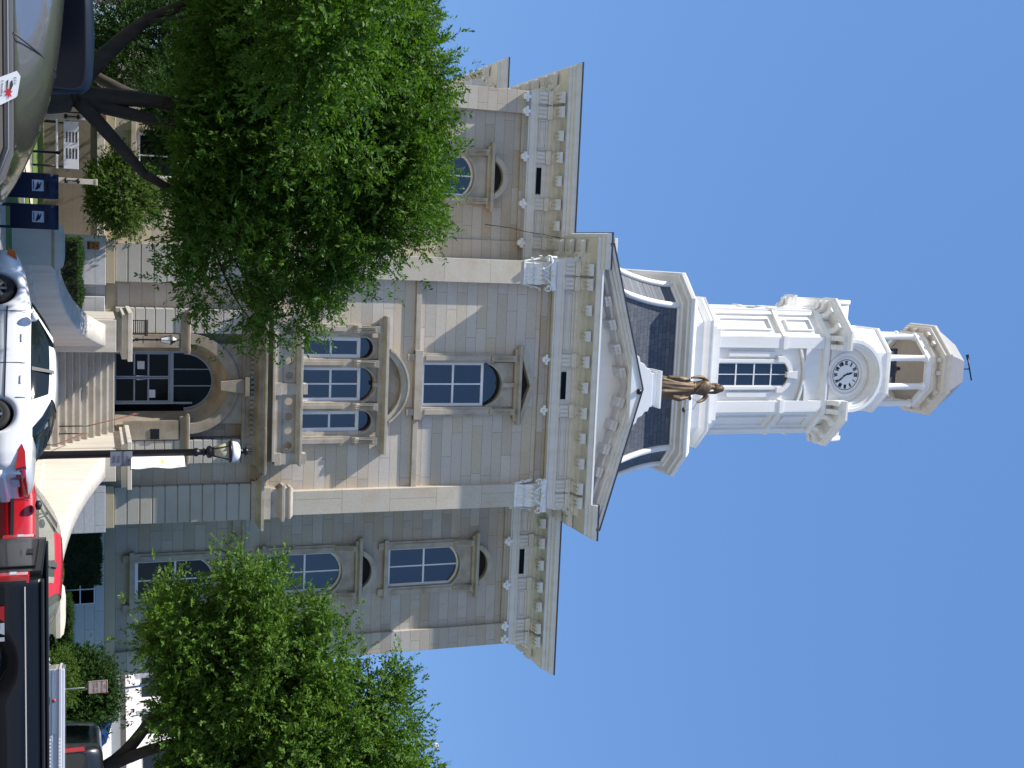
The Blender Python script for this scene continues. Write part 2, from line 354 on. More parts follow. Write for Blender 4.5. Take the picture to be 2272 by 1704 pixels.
# walls -------------------------------------------------------
wallP = MB()
win3 = (CX-.98, CX+1.0, 15.66, 19.35)
winA = [(CX-2.0, CX-1.12, 10.35, 13.55), (CX-.72, CX+.72, 10.35, 13.62), (CX+1.15, CX+2.03, 10.35, 13.55)]
holes(wallP, CX-XP, CX+XP, 8.5, 23, 0, [win3]+winA, .35)
holes(wallP, CX-XP, CX+XP, 2.6, 8.5, .0, [(CX-1.6, CX+1.5, 2.9, 7.2)], .5)
for s in (-1, 1):
    x = CX+s*XP; wallP.add([(x, 0, 2.6), (x, YW+.5, 2.6), (x, YW+.5, 23), (x, 0, 23)], [(0, 1, 2, 3)])
wallP.build('pavilion_wall', mWALL, court, fix=False)
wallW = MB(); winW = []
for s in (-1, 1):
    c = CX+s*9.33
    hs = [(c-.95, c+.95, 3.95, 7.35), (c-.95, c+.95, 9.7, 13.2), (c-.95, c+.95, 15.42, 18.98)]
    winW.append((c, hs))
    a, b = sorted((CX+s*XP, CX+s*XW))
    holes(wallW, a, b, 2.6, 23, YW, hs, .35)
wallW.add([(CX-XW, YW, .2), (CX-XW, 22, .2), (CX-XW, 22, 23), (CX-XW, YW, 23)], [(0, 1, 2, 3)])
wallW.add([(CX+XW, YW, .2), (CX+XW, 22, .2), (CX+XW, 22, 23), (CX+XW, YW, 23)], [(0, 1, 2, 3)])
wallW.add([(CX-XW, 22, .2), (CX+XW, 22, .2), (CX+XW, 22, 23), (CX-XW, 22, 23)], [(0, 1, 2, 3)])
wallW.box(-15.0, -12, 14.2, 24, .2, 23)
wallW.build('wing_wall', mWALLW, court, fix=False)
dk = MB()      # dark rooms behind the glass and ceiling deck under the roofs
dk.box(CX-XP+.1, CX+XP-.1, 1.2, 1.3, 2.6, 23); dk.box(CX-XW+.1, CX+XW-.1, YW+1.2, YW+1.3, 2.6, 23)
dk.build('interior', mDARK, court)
# podium ------------------------------------------------------
pd = MB()
pd.box(CX-5.35, CX+5.35, -.12, 1, .2, 2.64)
for s in (-1, 1):
    a, b = sorted((CX+s*3.95, CX+s*5.86)); pd.box(a, b, -.62, .5, .2, 2.66)
    if s > 0: a, b = sorted((CX+s*5.6, CX+s*XW+s*.18)); pd.box(a, b, YW-.2, YW+1, .2, 2.66)
    a, b = sorted((CX+s*5.35, CX+s*5.72)); pd.box(a, b, .3, YW+.2, .2, 2.655)
    a, b = sorted((CX+s*2.75, CX+s*3.5)); pd.box(a, b, -.5, .0, .2, 2.62)
pd.build('podium', mPOD, court, bevel=.02)
q = MB(); q.box(CX-XW-.18, CX-5.6, YW-.2, YW+1, .2, 2.35); q.build('podium', ashlar('shade_browned_podium_stone', [(.13, .105, .08), (.17, .14, .105), (.15, .12, .085)], 1.6, .4, z0=.2, stain_amt=.3), court, bevel=.02); q = MB(); q.box(CX-XW-.22, CX-5.6, YW-.26, YW+1, 2.35, 2.66); q.build('podium_ledge', mPARCH, court, bevel=.02)  # left podium colour has the deep shade under the trees painted in
bs = MB()      # yellowish base course above the podium
bs.box(CX-5.3, CX+5.3, -.06, .2, 2.64, 3.0)
for s in (-1, 1):
    a, b = sorted((CX+s*4.02, CX+s*5.72)); bs.box(a, b, -.5, .3, 2.66, 2.985)
    a, b = sorted((CX+s*5.5, CX+s*XW+s*.08)); bs.box(a, b, YW-.1, YW+.3, 2.66, 3.1)
bs.build('base_course', stained('buff_base_stone', (.47, .40, .28), (.33, .27, .18), .5, streak=False), court, bevel=.015)
# rusticated corner piers -------------------------------------
def courses(mb, x0, x1, y0, y1, z0, z1, n, gap=.045, rec=.05):
    h = (z1-z0)/n
    mb.box(x0+rec, x1-rec, y0+rec, y1, z0, z1)
    for i in range(n): mb.box(x0, x1, y0, y1, z0+i*h+gap*.3, z0+(i+1)*h-gap*.7)
for s in (-1, 1):
    q = MB(); a, b = sorted((CX+s*4.1, CX+s*5.62)); courses(q, a, b, -.42, .3, 2.99, 8.36, 11); q.build('corner_pier', mBLK, court, bevel=.012)
# flat ashlar courses of the ground floor wall between
# entablature above the ground floor --------------------------
en = MB()
prof1 = [(0, 8.36), (.06, 8.36), (.06, 8.52), (.14, 8.56), (.14, 8.62), (.36, 8.72), (.40, 8.72), (.40, 8.84), (.0, 8.88)]
for s in (-1, 1):
    a, b = sorted((CX+s*4.05, CX+s*5.62)); en.sweep([(a, 0.3), (a, -.42), (b, -.42), (b, .3)], prof1)
    a, b = sorted((CX+s*3.1, CX+s*4.05)); en.sweep([(a, -.02), (b, -.02)], prof1)
en.build('ground_floor_cornice', mTRIM, court)
pb = MB()
for s in (-1, 1):
    a, b = sorted((CX+s*4.28, CX+s*5.62)); pb.box(a, b, -.5, .1, 8.88, 9.16); pb.box(a+.06, b-.06, -.44, .1, 9.16, 9.44)
    pb.sweep([(a+.1, .1), (a+.1, -.4), (b-.1, -.4), (b-.1, .1)], [(0, 9.42), (.05, 9.44), (.05, 9.5), (.2, 9.6), (.2, 9.72), (.08, 9.74), (.08, 9.88), (.12, 9.9), (.12, 9.98), (0, 10.1)])
    for zz in (9.42,): pass
# wing mouldings
for s in (-1, 1):
    a, b = sorted((CX+s*6.3, CX+s*(XW)))
    pb.sweep([(a, YW), (b, YW)], [(0, 8.1), (.07, 8.14), (.07, 8.5), (.16, 8.56), (.16, 8.66), (0, 8.72)])
pb.box(CX-XP, CX+XP, -.10, .05, 8.86, 9.02)
pb.build('pilaster_pedestal', mTRIM, court, bevel=.01)
# pilasters ----------------------------------------------------
for s in (-1, 1):
    q = MB(); a, b = sorted((CX+s*4.5, CX+s*5.53)); q.box(a, b, -.33, .12, 10.0, 20.1); q.build('pilaster', mPIL, court, bevel=.015)
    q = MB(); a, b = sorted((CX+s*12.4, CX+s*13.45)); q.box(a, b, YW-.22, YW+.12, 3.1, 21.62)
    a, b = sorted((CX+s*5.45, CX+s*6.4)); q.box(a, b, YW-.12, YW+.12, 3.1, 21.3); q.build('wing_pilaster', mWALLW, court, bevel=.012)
# string courses, sills
sc = MB()
for a, b in ((CX-4.5, CX-1.35), (CX+1.37, CX+4.5)): sc.box(a, b, -.14, .05, 15.27, 15.5)
sc.box(CX-1.5, CX+1.52, -.24, .05, 15.27, 15.62)
for s in (-1, 1):
    sc.box(CX+s*1.2-.14, CX+s*1.2+.14, -.18, .05, 14.95, 15.27)
sc.build('string_course', mTRIM, court, bevel=.01)
# 2nd-floor ledge and capital necking on the wall
# white Corinthian capitals ------------------------------------
def capital(x0, x1, yf, z0, z1, parent):
    q = MB(); H = z1-z0; w = x1-x0; cx = (x0+x1)/2
    q.box(x0+.02, x1-.02, yf+.02, .1, z0, z1-.12*H)
    q.box(x0-.03, x1+.03, yf-.03, .1, z0-.03, z0+.06)
    def leaf(px, py, nx, ny, zb, h, wd, out):
        tx, ty = -ny, nx; R_ = []
        for k, (zz, oo, ww) in enumerate(((0, 0, .8), (.45, .35, 1), (.8, .8, .85), (1.0, 1.3, .5), (.86, 1.55, .25))):
            R_.append([(px+nx*out*oo+tx*wd*ww*e/2, py+ny*out*oo+ty*wd*ww*e/2, zb+h*zz) for e in (-1, -.55, 0, .55, 1)])
            R_[-1][2] = tuple(a+b for a, b in zip(R_[-1][2], (nx*.03, ny*.03, 0))); R_[-1][1] = tuple(a-b for a, b in zip(R_[-1][1], (nx*.015, ny*.015, 0))); R_[-1][3] = tuple(a-b for a, b in zip(R_[-1][3], (nx*.015, ny*.015, 0)))
        for k in range(4): q.strip(R_[k], R_[k+1], 0, False); q.strip([tuple(a-b*.03 for a, b in zip(p, (nx, ny, 0))) for p in R_[k+1]], [tuple(a-b*.03 for a, b in zip(p, (nx, ny, 0))) for p in R_[k]], 0, False)
    for i in range(6): leaf(x0+(i+.5)*w/6, yf, 0, -1, z0+.02, H*.30, w/6*1.05, .09)
    for i in range(5): leaf(x0+(i+.5)*w/5, yf-.05, 0, -1, z0+H*.24, H*.36, w/5*1.05, .14)
    for sx in (-1, 1):
        xx = x0 if sx < 0 else x1
        for i in range(2): leaf(xx, yf+.08+i*.17, sx, 0, z0+.02, H*.3, .17, .09); leaf(xx+sx*.04, yf+.08+i*.17, sx, 0, z0+H*.24, H*.36, .18, .14)
    for sx in (-1, 1):      # corner volutes and inner scrolls
        vx = cx+sx*(w/2+.12); vz = z0+H*.74
        q.tube([(vx+math.cos(a)*r_, yf-.30+.05*r_, vz+math.sin(a)*r_) for a, r_ in [(R(-90+i*36)*sx if sx > 0 else R(-90)-R(i*36), .17-i*.011) for i in range(13)]], .045, 6)
        q.tube([(cx+sx*.1, yf-.06, z0+H*.45), (cx+sx*.2, yf-.14, z0+H*.66), (cx+sx*.42, yf-.2, z0+H*.84), (vx, yf-.28, vz+.17)], [.05, .05, .05, .05], 6)
        q.tube([(cx+sx*.06, yf-.05, z0+H*.45), (cx+sx*.12, yf-.12, z0+H*.66), (cx+sx*.05, yf-.16, z0+H*.78)], .035, 6)
    ab = [(x0-.2, yf-.34), (x0+.05, yf-.2), (cx-.12, yf-.16), (cx+.12, yf-.16), (x1-.05, yf-.2), (x1+.2, yf-.34), (x1+.26, yf-.22), (x1+.14, yf+.1), (x1+.14, .05), (x0-.14, .05), (x0-.14, yf+.1), (x0-.26, yf-.22)]
    q.plan(ab, z1-.15*H, z1)
    q.lathe([(.02, 0), (.11, .04), (.13, .12), (.08, .2), (.02, .24)], (cx, yf-.2, z1-.17*H), 10)
    q.build('capital', mCAP, parent)
for s in (-1, 1):
    a, b = sorted((CX+s*4.5, CX+s*5.53)); capital(a, b, -.33, 20.08, 21.5, court)
# main entablature and cornice ---------------------------------
YE = -.42
path = [(-16.4+.1, 24), (-15.0, 24), (-15.0, 14.1), (CX-XW-.06, 14.1), (CX-XW-.06, YW-.2), (CX-XP-.1, YW-.2), (CX-XP-.1, YE), (CX+XP+.1, YE), (CX+XP+.1, YW-.2), (CX+XW+.06, YW-.2), (CX+XW+.06, 22.1)]
path = path[1:]
path[0] = (-15.0, 24.0)
pa = [(-.3, 21.52), (0, 21.52), (0, 21.58), (.05, 21.60), (.05, 21.84), (.10, 21.88), (.12, 21.93), (.0, 21.96), (.0, 22.52), (.05, 22.54), (.05, 22.64), (.16, 22.72), (.20, 22.74), (.22, 22.84), (.3, 22.88), (.42, 23.0), (1.05, 23.06), (1.08, 23.05), (1.08, 23.2), (1.14, 23.22), (1.16, 23.30), (1.26, 23.38), (1.30, 23.5), (1.30, 23.6), (-.3, 23.66)]
pathL = path[:path.index((CX-XP-.1, YE))+1]+[(CX-5.3, YE)]; pathR = [(CX+5.3, YE)]+path[path.index((CX+XP+.1, YE)):]
for pp in (pathL, pathR): ent = MB(); ent.sweep(pp, pa); ent.build('cornice', mCORN, court)
ent = MB(); ent.sweep([(CX-5.3, YE), (CX+5.3, YE)], pa[:18]+[(1.14, 23.22), (1.14, 23.27), (-.3, 23.30)]); ent.build('cornice', mCORN, court)
for pp in (pathL, pathR): ed = MB(); ed.sweep(pp, [(.9, 23.63), (1.34, 23.612), (1.34, 23.665), (.9, 23.70)]); ed.build('roof_edge', mROOF, court)
rf = MB()
rf.plan([(-16, 13.2), (-13, 13.2), (-13, 25), (-16, 25)], 23.55, 23.66)
rf.plan([(CX-14.4, 3.0), (CX+14.4, 3.0), (CX+14.4, 23), (CX-14.4, 23)], 23.56, 23.68)
rf.build('flat_roof', mROOF, court)
# band under the cornice on the walls (stone architrave)
sb = MB()
sb.sweep([(CX-4.5, 0), (CX+4.5, 0)], [(0, 21.05), (.10, 21.08), (.10, 21.50), (0, 21.52)])
for s in (-1, 1):
    a, b = sorted((CX+s*6.4, CX+s*12.4)); sb.sweep([(a, YW), (b, YW)], [(0, 21.2), (.12, 21.22), (.12, 21.52), (0, 21.54)])
sb.build('stone_architrave', mWALLW, court)
# triglyph consoles, modillions, pendants ----------------------
def trig_mb():
    q = MB()
    q.box(-.27, .27, -.10, .05, .50, 1.0)                       # grooved block on the frieze
    for dx in (-.19, 0, .19): q.box(dx-.055, dx+.055, -.15, -.09, .56, .98)
    q.box(-.30, .30, -.20, .05, 1.0, 1.14); q.box(-.33, .33, -.24, .05, 1.14, 1.22)
    q.prism([(-.17, 1.22), (.17, 1.22), (.17, 1.36), (.08, 1.42), (-.08, 1.42), (-.17, 1.36)], -.42, -.02)
    # bracket under the soffit, S-shaped in profile
    pr = [(-.2, 1.22), (-.42, 1.30), (-.55, 1.34), (-.75, 1.30), (-.92, 1.33), (-.98, 1.40), (-.98, 1.54), (-.2, 1.54)]
    for dx, wd in ((0, .26),):
        vs = [(-wd, y, z) for y, z in pr]+[(wd, y, z) for y, z in pr]; n = len(pr)
        q.add(vs, [tuple(range(n)), tuple(range(2*n-1, n-1, -1))]+[(i, i+n, (i+1) % n+n, (i+1) % n) for i in range(n)])
    for dx in (-.17, 0, .17): q.box(dx-.045, dx+.045, -.9, -.5, 1.27, 1.33)
    return q
def mod_mb():
    q = MB(); pr = [(-.34, 1.42), (-.5, 1.34), (-.75, 1.30), (-.92, 1.33), (-.98, 1.40), (-.98, 1.54), (-.34, 1.54)]; wd = .24; n = len(pr)
    vs = [(-wd, y, z) for y, z in pr]+[(wd, y, z) for y, z in pr]
    q.add(vs, [tuple(range(n)), tuple(range(2*n-1, n-1, -1))]+[(i, i+n, (i+1) % n+n, (i+1) % n) for i in range(n)])
    for dx in (-.16, 0, .16): q.box(dx-.04, dx+.04, -.9, -.5, 1.27, 1.34)
    return q
def pend_mb():
    q = MB(); pts = [(-.06, .34), (-.09, .22), (-.22, .24), (-.23, .12), (-.12, .10), (-.13, 0), (0, -.05), (.13, 0), (.12, .10), (.23, .12), (.22, .24), (.09, .22), (.06, .34)]
    q.prism(pts[::-1], -.14, .06); q.lathe([(.0, -.02), (.06, .0), (.08, .05), (.0, .1)], (0, -.15, .1), 8); return q
TZ = 21.42
T0 = M0 = P0 = None
def place(kind, x, y, rz=0):
    global T0, M0, P0
    src = {'t': T0, 'm': M0, 'p': P0}[kind]
    if src is None:
        if kind == 't': T0 = trig_mb().build('cornice_bracket', mCORN, court, loc=(x, y, TZ), rot=(0, 0, rz)); return
        if kind == 'm': M0 = mod_mb().build('modillion', mCORN, court, loc=(x, y, TZ), rot=(0, 0, rz)); return
        P0 = pend_mb().build('leaf_pendant', mCAP, court, loc=(x, y, TZ-.22), rot=(0, 0, rz)); return
    dup(src, court, (x, y, TZ-.22 if kind == 'p' else TZ), (0, 0, rz))
for dx in (-5.25, -4.6, -1.15, 1.15, 4.6, 5.25): place('t', CX+dx, YE)
for dx in (-1.15, 1.15): place('p', CX+dx, -.12)
for dx in (-3.45, -2.3, 0, 2.3, 3.45): place('m', CX+dx, YE)
for s in (-1, 1):
    for dx in (6.35, 8.2, 10.4, 12.5, 13.17): place('t', CX+s*dx, YW-.2); place('p', CX+s*dx, YW-.28)
    for dx in (7.2, 9.3, 11.4): place('m', CX+s*dx, YW-.2)
# side returns
for s in (-1, 1):
    rz = -math.pi/2 if s < 0 else math.pi/2
    for yy in (-.1, 1.2, 2.4): place('t', CX+s*(XP+.1), yy, rz)
    for yy in (4.2, 5.3, 6.6, 7.9, 9.2, 10.5, 11.8): place('t', CX+s*(XW+.06), yy, rz)
for yy in (14.4, 15.6, 16.8, 18): place('t', -15.0, yy, -math.pi/2)
for xx in (-14.6, -13.9): place('t', xx, 14.1, 0)
# frieze panels and vents
fp = MB()
def panel(x0, x1, y):
    z0, z1 = 22.04, 22.44; t_ = .05
    for k, (i, d) in enumerate(((0, .06), (.09, .035))):
        a, b, c, e = x0+i, x1-i, z0+i, z1-i
        fp.box(a, b, y-d, y+.02, e-t_, e); fp.box(a, b, y-d, y+.02, c, c+t_*.6); fp.box(a, a+t_, y-d+.002, y+.02, c, e); fp.box(b-t_, b, y-d+.002, y+.02, c, e)
for a, b in ((-4.25, -1.5), (1.5, 4.25)): panel(CX+a, CX+b, YE)
for s in (-1, 1):
    for a, b in ((6.7, 7.85), (10.75, 12.15)):
        p_, q_ = sorted((CX+s*a, CX+s*b)); panel(p_, q_, YW-.2)
fp.build('frieze_panel', mCORN, court)
for cx, yy in ((CX, YE), (CX-9.3, YW-.2), (CX+9.3, YW-.2)):
    q = MB(); q.box(cx-.62, cx+.62, yy-.055, yy+.02, 22.03, 22.27); q.build('attic_vent', mGLASSD, court); q = MB(); q.box(cx-.8, cx+.8, yy-.05, yy+.02, 22.27, 22.34); q.box(cx-.72, cx+.72, yy-.045, yy+.02, 22.34, 22.42); q.build('vent_moulding', mCORN, court)
# pediment -----------------------------------------------------
zb = 23.62; AX = 25.42; XE = 6.45
ped = MB()
ped.prism([(CX-5.6, 23.25), (CX+5.6, 23.25), (CX+5.3, 23.6), (CX, zb+1.5), (CX-5.3, 23.6)], YE, YE+.1, 0)
yf = YE-1.30
def rake(mb, t0, t1, y0, y1):
    """raking slab along both slopes between heights t0..t1 above the slope line"""
    sl = (AX-zb)/(XE)
    for s in (-1, 1):
        a = [(CX+s*(XE+.02), zb+t0-.0), (CX, AX+t0), (CX, AX+t1), (CX+s*(XE+.02), zb+t1)]
        if s > 0: a = a[::-1]
        mb.prism(a, y0, y1)
flat = MB()
rake(flat, -.44, -.33, yf+.70, YE+.3); rake(flat, -.33, -.21, yf+.22, YE+.3); rake(flat, -.21, -.08, yf+.10, YE+.3); rake(flat, -.08, .06, yf, YE+.3)
flat.build('raking_cornice', mCORN, court)
q = MB(); rake(q, .064, .12, yf-.04, YE+.3); q.build('roof_edge', mROOF, court)
ped.build('tympanum', mTOWER, court)
q = MB()
for s in (-1, 1):
    q.add([(CX+s*XE, yf+.1, zb+.05), (CX, yf+.1, AX+.05), (CX, 5, AX+.05), (CX+s*XE, 5, zb+.05)], [(0, 1, 2, 3)])
q.build('pediment_roof', mROOF, court, fix=False)
q = MB(); q.box(CX-5.29, CX+5.29, yf+.10, YE, 23.272, 23.36); q.build('pediment_ledge', mWHITE, court)
for dx in (-3.9, -2.85, -1.75, -.7, .7, 1.75, 2.85, 3.9):
    zz = zb+(AX-zb)*(1-abs(dx)/XE)-.44
    q = MB()
    q.box(-.22, .22, -.86, 0, -.02, .1); q.box(-.22, .22, -.8, 0, -.16, -.02)
    for k in (-.15, 0, .15): q.box(k-.04, k+.04, -.84, -.4, -.20, -.16)
    for k in (-.16, 0, .16): q.box(k-.05, k+.05, -.90, -.86, -.06, .02)
    if abs(dx) > .1: q.build('modillion', mCORN, court, loc=(CX+dx, YE, zz-.05), rot=(0, math.atan2(AX-zb, XE)*(1 if dx > 0 else -1), 0))
# acroterion pedestal ------------------------------------------
ac = MB(); YA = -1.15
prof = [(1.68, 24.9), (1.62, 25.08), (1.5, 25.26), (1.28, 25.32), (1.18, 25.54), (1.0, 25.66), (.98, 25.82), (.78, 25.9), (.78, 26.0)]
poly = [(CX+.05+x, z) for x, z in prof]+[(CX+.05-x, z) for x, z in prof[::-1]]
ac.prism(poly[::-1], YA-.56, YA-.2); ac.build('scrolled_pedestal', mWHITE, court, bevel=.02)
ac = MB(); ac.sweep([(CX-.68, YA+.7), (CX-.68, YA-.3), (CX+.8, YA-.3), (CX+.8, YA+.7)], [(-.1, 25.8), (0, 25.8), (0, 26.3), (.06, 26.36), (.12, 26.44), (.12, 26.54), (-.1, 26.56)])
ac.box(CX-.75, CX+.87, YA-.35, YA+.7, 26.3, 26.545); ac.build('statue_plinth', mWHITE, court)
q = MB(); q.lathe([(.04, -.1), (.13, -.06), (.13, .06), (.04, .1)], (CX+.12, yf-.02, 25.3), 10); q.build('floodlight', mBLACK, court)
# sash windows --------------------------------------------------
def window(cx, y, hw, z0, z1, rise=0.0, glass=None, cols=2, rows=2, fr=.12, parent=court, dark_top=0.0):
    """white sash window; dark_top leaves an arched head of bare glass above the frame"""
    q = MB(); zt = z1-dark_top
    if rise and not dark_top:
        cu = segarc(cx, hw, z1-rise, rise, 10); ci = segarc(cx, hw-fr, z1-rise-fr*.3, rise-fr*.4, 10)
        ringarc(q, cu, ci, y-.06, y+.05); q.box(cx-hw, cx-hw+fr, y-.06, y+.05, z0, z1-rise); q.box(cx+hw-fr, cx+hw, y-.06, y+.05, z0, z1-rise)
    else:
        q.box(cx-hw, cx-hw+fr, y-.06, y+.05, z0, zt); q.box(cx+hw-fr, cx+hw, y-.06, y+.05, z0, zt); q.box(cx-hw+fr, cx+hw-fr, y-.058, y+.05, zt-fr, zt)
    q.box(cx-hw+fr, cx+hw-fr, y-.07, y+.05, z0, z0+fr*1.1)
    b = .032
    for i in range(1, cols): xx = cx-hw+fr+(2*hw-2*fr)*i/cols; q.box(xx-b, xx+b, y-.035, y+.03, z0+fr*1.1, zt-fr*.6)
    for j in range(1, rows): zz = z0+(zt-z0)*j/rows+.02; q.box(cx-hw+fr, cx+hw-fr, y-.045, y+.03, zz-.045, zz+.045)
    w_ = q.build('window', mWHITE, parent, bevel=.008)
    for j in range(rows):
        g_ = MB(); dy = random.uniform(-.004, .004)
        za = z0+(zt-z0)*j/rows; zb_ = z1 if j == rows-1 else z0+(zt-z0)*(j+1)/rows
        g_.add([(cx-hw, y+.012, za), (cx+hw, y+.012, za), (cx+hw, y+.012+dy+.01*j, zb_), (cx-hw, y+.012+.01*j, zb_)], [(0, 1, 2, 3)])
        p_ = g_.build('pane', glass or mGLASS, w_, fix=False)
    return w_
YG = .22
window(CX+.01, YG, .97, 15.66, 19.35, dark_top=.82)
window(CX-1.56, YG, .44, 10.35, 13.55, cols=1, dark_top=.62, fr=.15)
window(CX, YG, .72, 10.35, 13.62, dark_top=.66, fr=.13)
window(CX+1.59, YG, .44, 10.35, 13.55, cols=1, dark_top=.62, fr=.15)
for c, hs in winW:
    window(c, YW+YG, .95, 3.95, 7.35, rise=.55, glass=mGLASSL)
    window(c, YW+YG, .95, 9.7, 13.2, rise=.5)
    window(c, YW+YG, .95, 15.42, 18.98, rise=.45)
# stone surrounds ----------------------------------------------
def console(q, cx, y, z0, z1, w=.26):
    h = z1-z0; pr = [(0, z0), (-.10, z0+.02), (-.16, z0+h*.15), (-.12, z0+h*.3), (-.18, z0+h*.55), (-.30, z0+h*.85), (-.32, z1), (0, z1)]; n = len(pr)
    vs = [(cx-w/2, y+a, z) for a, z in pr]+[(cx+w/2, y+a, z) for a, z in pr]
    q.add(vs, [tuple(range(n)), tuple(range(2*n-1, n-1, -1))]+[(i, i+n, (i+1) % n+n, (i+1) % n) for i in range(n)])
    for k in (-.07, 0, .07): q.tube([(cx+k, y-.17, z0+h*.1), (cx+k, y-.14, z0+h*.3), (cx+k, y-.21, z0+h*.55), (cx+k, y-.33, z0+h*.86)], .022, 5)
# third-floor centre: triangular pediment
q = MB()
for s in (-1, 1):
    x = CX+.01+s*1.19; q.box(x-.21, x+.21, -.16, .05, 15.62, 18.9)
    q.box(x-.11, x+.11, -.22, -.16, 15.75, 18.7)
    console(q, x, -.14, 18.75, 19.85)
spandrel(q, CX-.99, CX+1.01, 19.85, segarc(CX+.01, .985, 18.6, .75, 12), -.08, .3)
ringarc(q, segarc(CX+.01, .985, 18.62, .82, 12), segarc(CX+.01, .93, 18.6, .72, 12), -.13, -.02)
q.box(CX-.09, CX+.11, -.24, 0, 19.3, 19.86)
q.sweep([(CX-1.5, .02), (CX-1.5, -.14), (CX+1.52, -.14), (CX+1.52, .02)], [(0, 19.85), (.1, 19.88), (.1, 19.97), (.26, 20.04), (.26, 20.16), (0, 20.18)])
for s in (-1, 1):
    a = [(CX+.01+s*1.78, 20.17), (CX+.01, 20.82), (CX+.01, 20.56), (CX+.01+s*1.2, 20.17)]
    if s < 0: a = a[::-1]
    q.prism(a, -.42, .02)
q.build('window_surround', mTRIM, court, bevel=.008)
q = MB(); q.prism([(CX-1.2, 20.18), (CX+1.2, 20.18), (CX, 20.56)], -.06, .02); q.build('pediment_panel', mDARK, court)
# second-floor triple window
q = MB()
for x in (-2.38, -.92, .93, 2.4):
    w_ = .2 if abs(x) > 2 else .17
    q.box(CX+x-w_, CX+x+w_, -.17, .05, 10.2, 12.9); q.box(CX+x-w_*.5, CX+x+w_*.5, -.25, -.17, 10.3, 12.2); q.box(CX+x-w_, CX+x+w_, -.2, .05, 10.2, 10.5)
    console(q, CX+x, -.15, 12.55, 13.62, .3)
for cx, hw, rz_ in ((CX-1.56, .46, .5), (CX, .74, .62), (CX+1.59, .46, .5)):
    spandrel(q, cx-hw-.12, cx+hw+.12, 13.65, segarc(cx, hw, 12.98 if hw < .6 else 12.98, rz_ if hw < .6 else .55, 12), -.09, .3)
    ringarc(q, segarc(cx, hw+.07, 12.95, rz_+.06, 12), segarc(cx, hw, 12.93, rz_, 12), -.15, -.05)
q.box(CX-.09, CX+.09, -.24, 0, 13.45, 13.68)
q.sweep([(CX-2.62, .02), (CX-2.62, -.15), (CX+2.66, -.15), (CX+2.66, .02)], [(0, 13.62), (.08, 13.66), (.08, 13.78), (.30, 13.9), (.34, 13.92), (.34, 14.04), (0, 14.08)])
ringarc(q, segarc(CX+.02, 1.58, 14.06, .86, 20), segarc(CX+.02, 1.28, 14.06, .58, 20), -.44, .02)
ringarc(q, segarc(CX+.02, 1.62, 14.1, .88, 20), segarc(CX+.02, 1.5, 14.1, .8, 20), -.5, -.3)
q.build('window_surround', mTRIM, court, bevel=.008)
q = MB(); cu = segarc(CX+.02, 1.29, 14.07, .585, 16); q.prism([(x, z) for x, z in cu][::-1], -.05, .02); q.build('pediment_panel', mTRIM, court)
# wing surrounds
for c, hs in winW:
    q = MB()
    for (z0, z1, rise, hood) in ((15.42, 18.98, .45, 3), (9.7, 13.2, .5, 2), (3.95, 7.35, .55, 1)):
        for s in (-1, 1):
            x = c+s*1.12; q.box(x-.19, x+.19, YW-.12, YW+.05, z0-.1, z1+.3); q.box(x-.08, x+.08, YW-.17, YW-.12, z0+.2, z1-.4)
            if hood > 1: console(q, x, YW-.1, z1-.35, z1+.6, .28)
        spandrel(q, c-.97, c+.97, z1+.62, segarc(c, .96, z1-rise, rise, 12), YW-.06, YW+.3)
        ringarc(q, segarc(c, 1.0, z1-rise, rise+.14, 12), segarc(c, .93, z1-rise, rise, 12), YW-.13, YW-.04)
        q.box(c-1.42, c+1.42, YW-.26, YW+.05, z0-.24, z0-.04)
        for s in (-1, 1): q.box(c+s*1.12-.16, c+s*1.12+.16, YW-.18, YW+.05, z0-.52, z0-.24)
        if hood > 1:
            q.sweep([(c-1.36, YW+.02), (c-1.36, YW-.12), (c+1.36, YW-.12), (c+1.36, YW+.02)], [(0, z1+.58), (.08, z1+.6), (.08, z1+.7), (.26, z1+.76), (.26, z1+.9), (0, z1+.94)])
            ringarc(q, segarc(c, 1.02, z1+.92, .66, 16), segarc(c, .76, z1+.92, .42, 16), YW-.38, YW+.02)
        else:
            q.sweep([(c-1.5, YW+.02), (c-1.5, YW-.1), (c+1.5, YW-.1), (c+1.5, YW+.02)], [(0, z1+.6), (.1, z1+.64), (.24, z1+.74), (.24, z1+.86), (0, z1+.9)])
    q.build('window_surround', mTRIM, court, bevel=.008)
    for z1 in (18.98, 13.2):
        d_ = MB(); cu = segarc(c, .78, z1+.93, .43, 14); d_.prism(cu[::-1], YW-.03, YW+.02); d_.build('pediment_panel', mDARK, court)
# ground-floor frontispiece with the arched doorway -------------
FY = -.85; AZ = 5.72; AR = 1.30            # plane, spring line, inner arch radius
fz0, fz1 = 2.96, 8.45
q = MB()
for s in (-1, 1):
    a, b = sorted((CX+s*2.15, CX+s*3.1)); courses(q, a, b, FY-.05, .0, 3.0, 7.85, 13, .04, .04)
q.build('frontispiece_pier', mBLK, court, bevel=.012)
q = MB()
ci = arc(CX-.12, AZ, 1.62, 0, 180, 24)
spandrel(q, CX-2.16, CX+2.16, 8.0, ci, FY, FY+.3)
for s in (-1, 1):
    a, b = sorted((CX-.12+s*1.62, CX+s*2.16)); q.box(a, b, FY, FY+.3, 3.0, AZ)
    a, b = sorted((CX-.12+s*1.45, CX+s*2.1)); q.box(a, b, FY-.1, FY, 3.3, AZ-.3)
    a, b = sorted((CX-.12+s*1.36, CX+s*2.95)); q.sweep([(a, FY+.3), (a, FY-.02), (b, FY-.02), (b, FY+.3)], [(0, 5.42), (.06, 5.46), (.06, 5.66), (.16, 5.72), (.16, 5.80), (0, 5.84)])
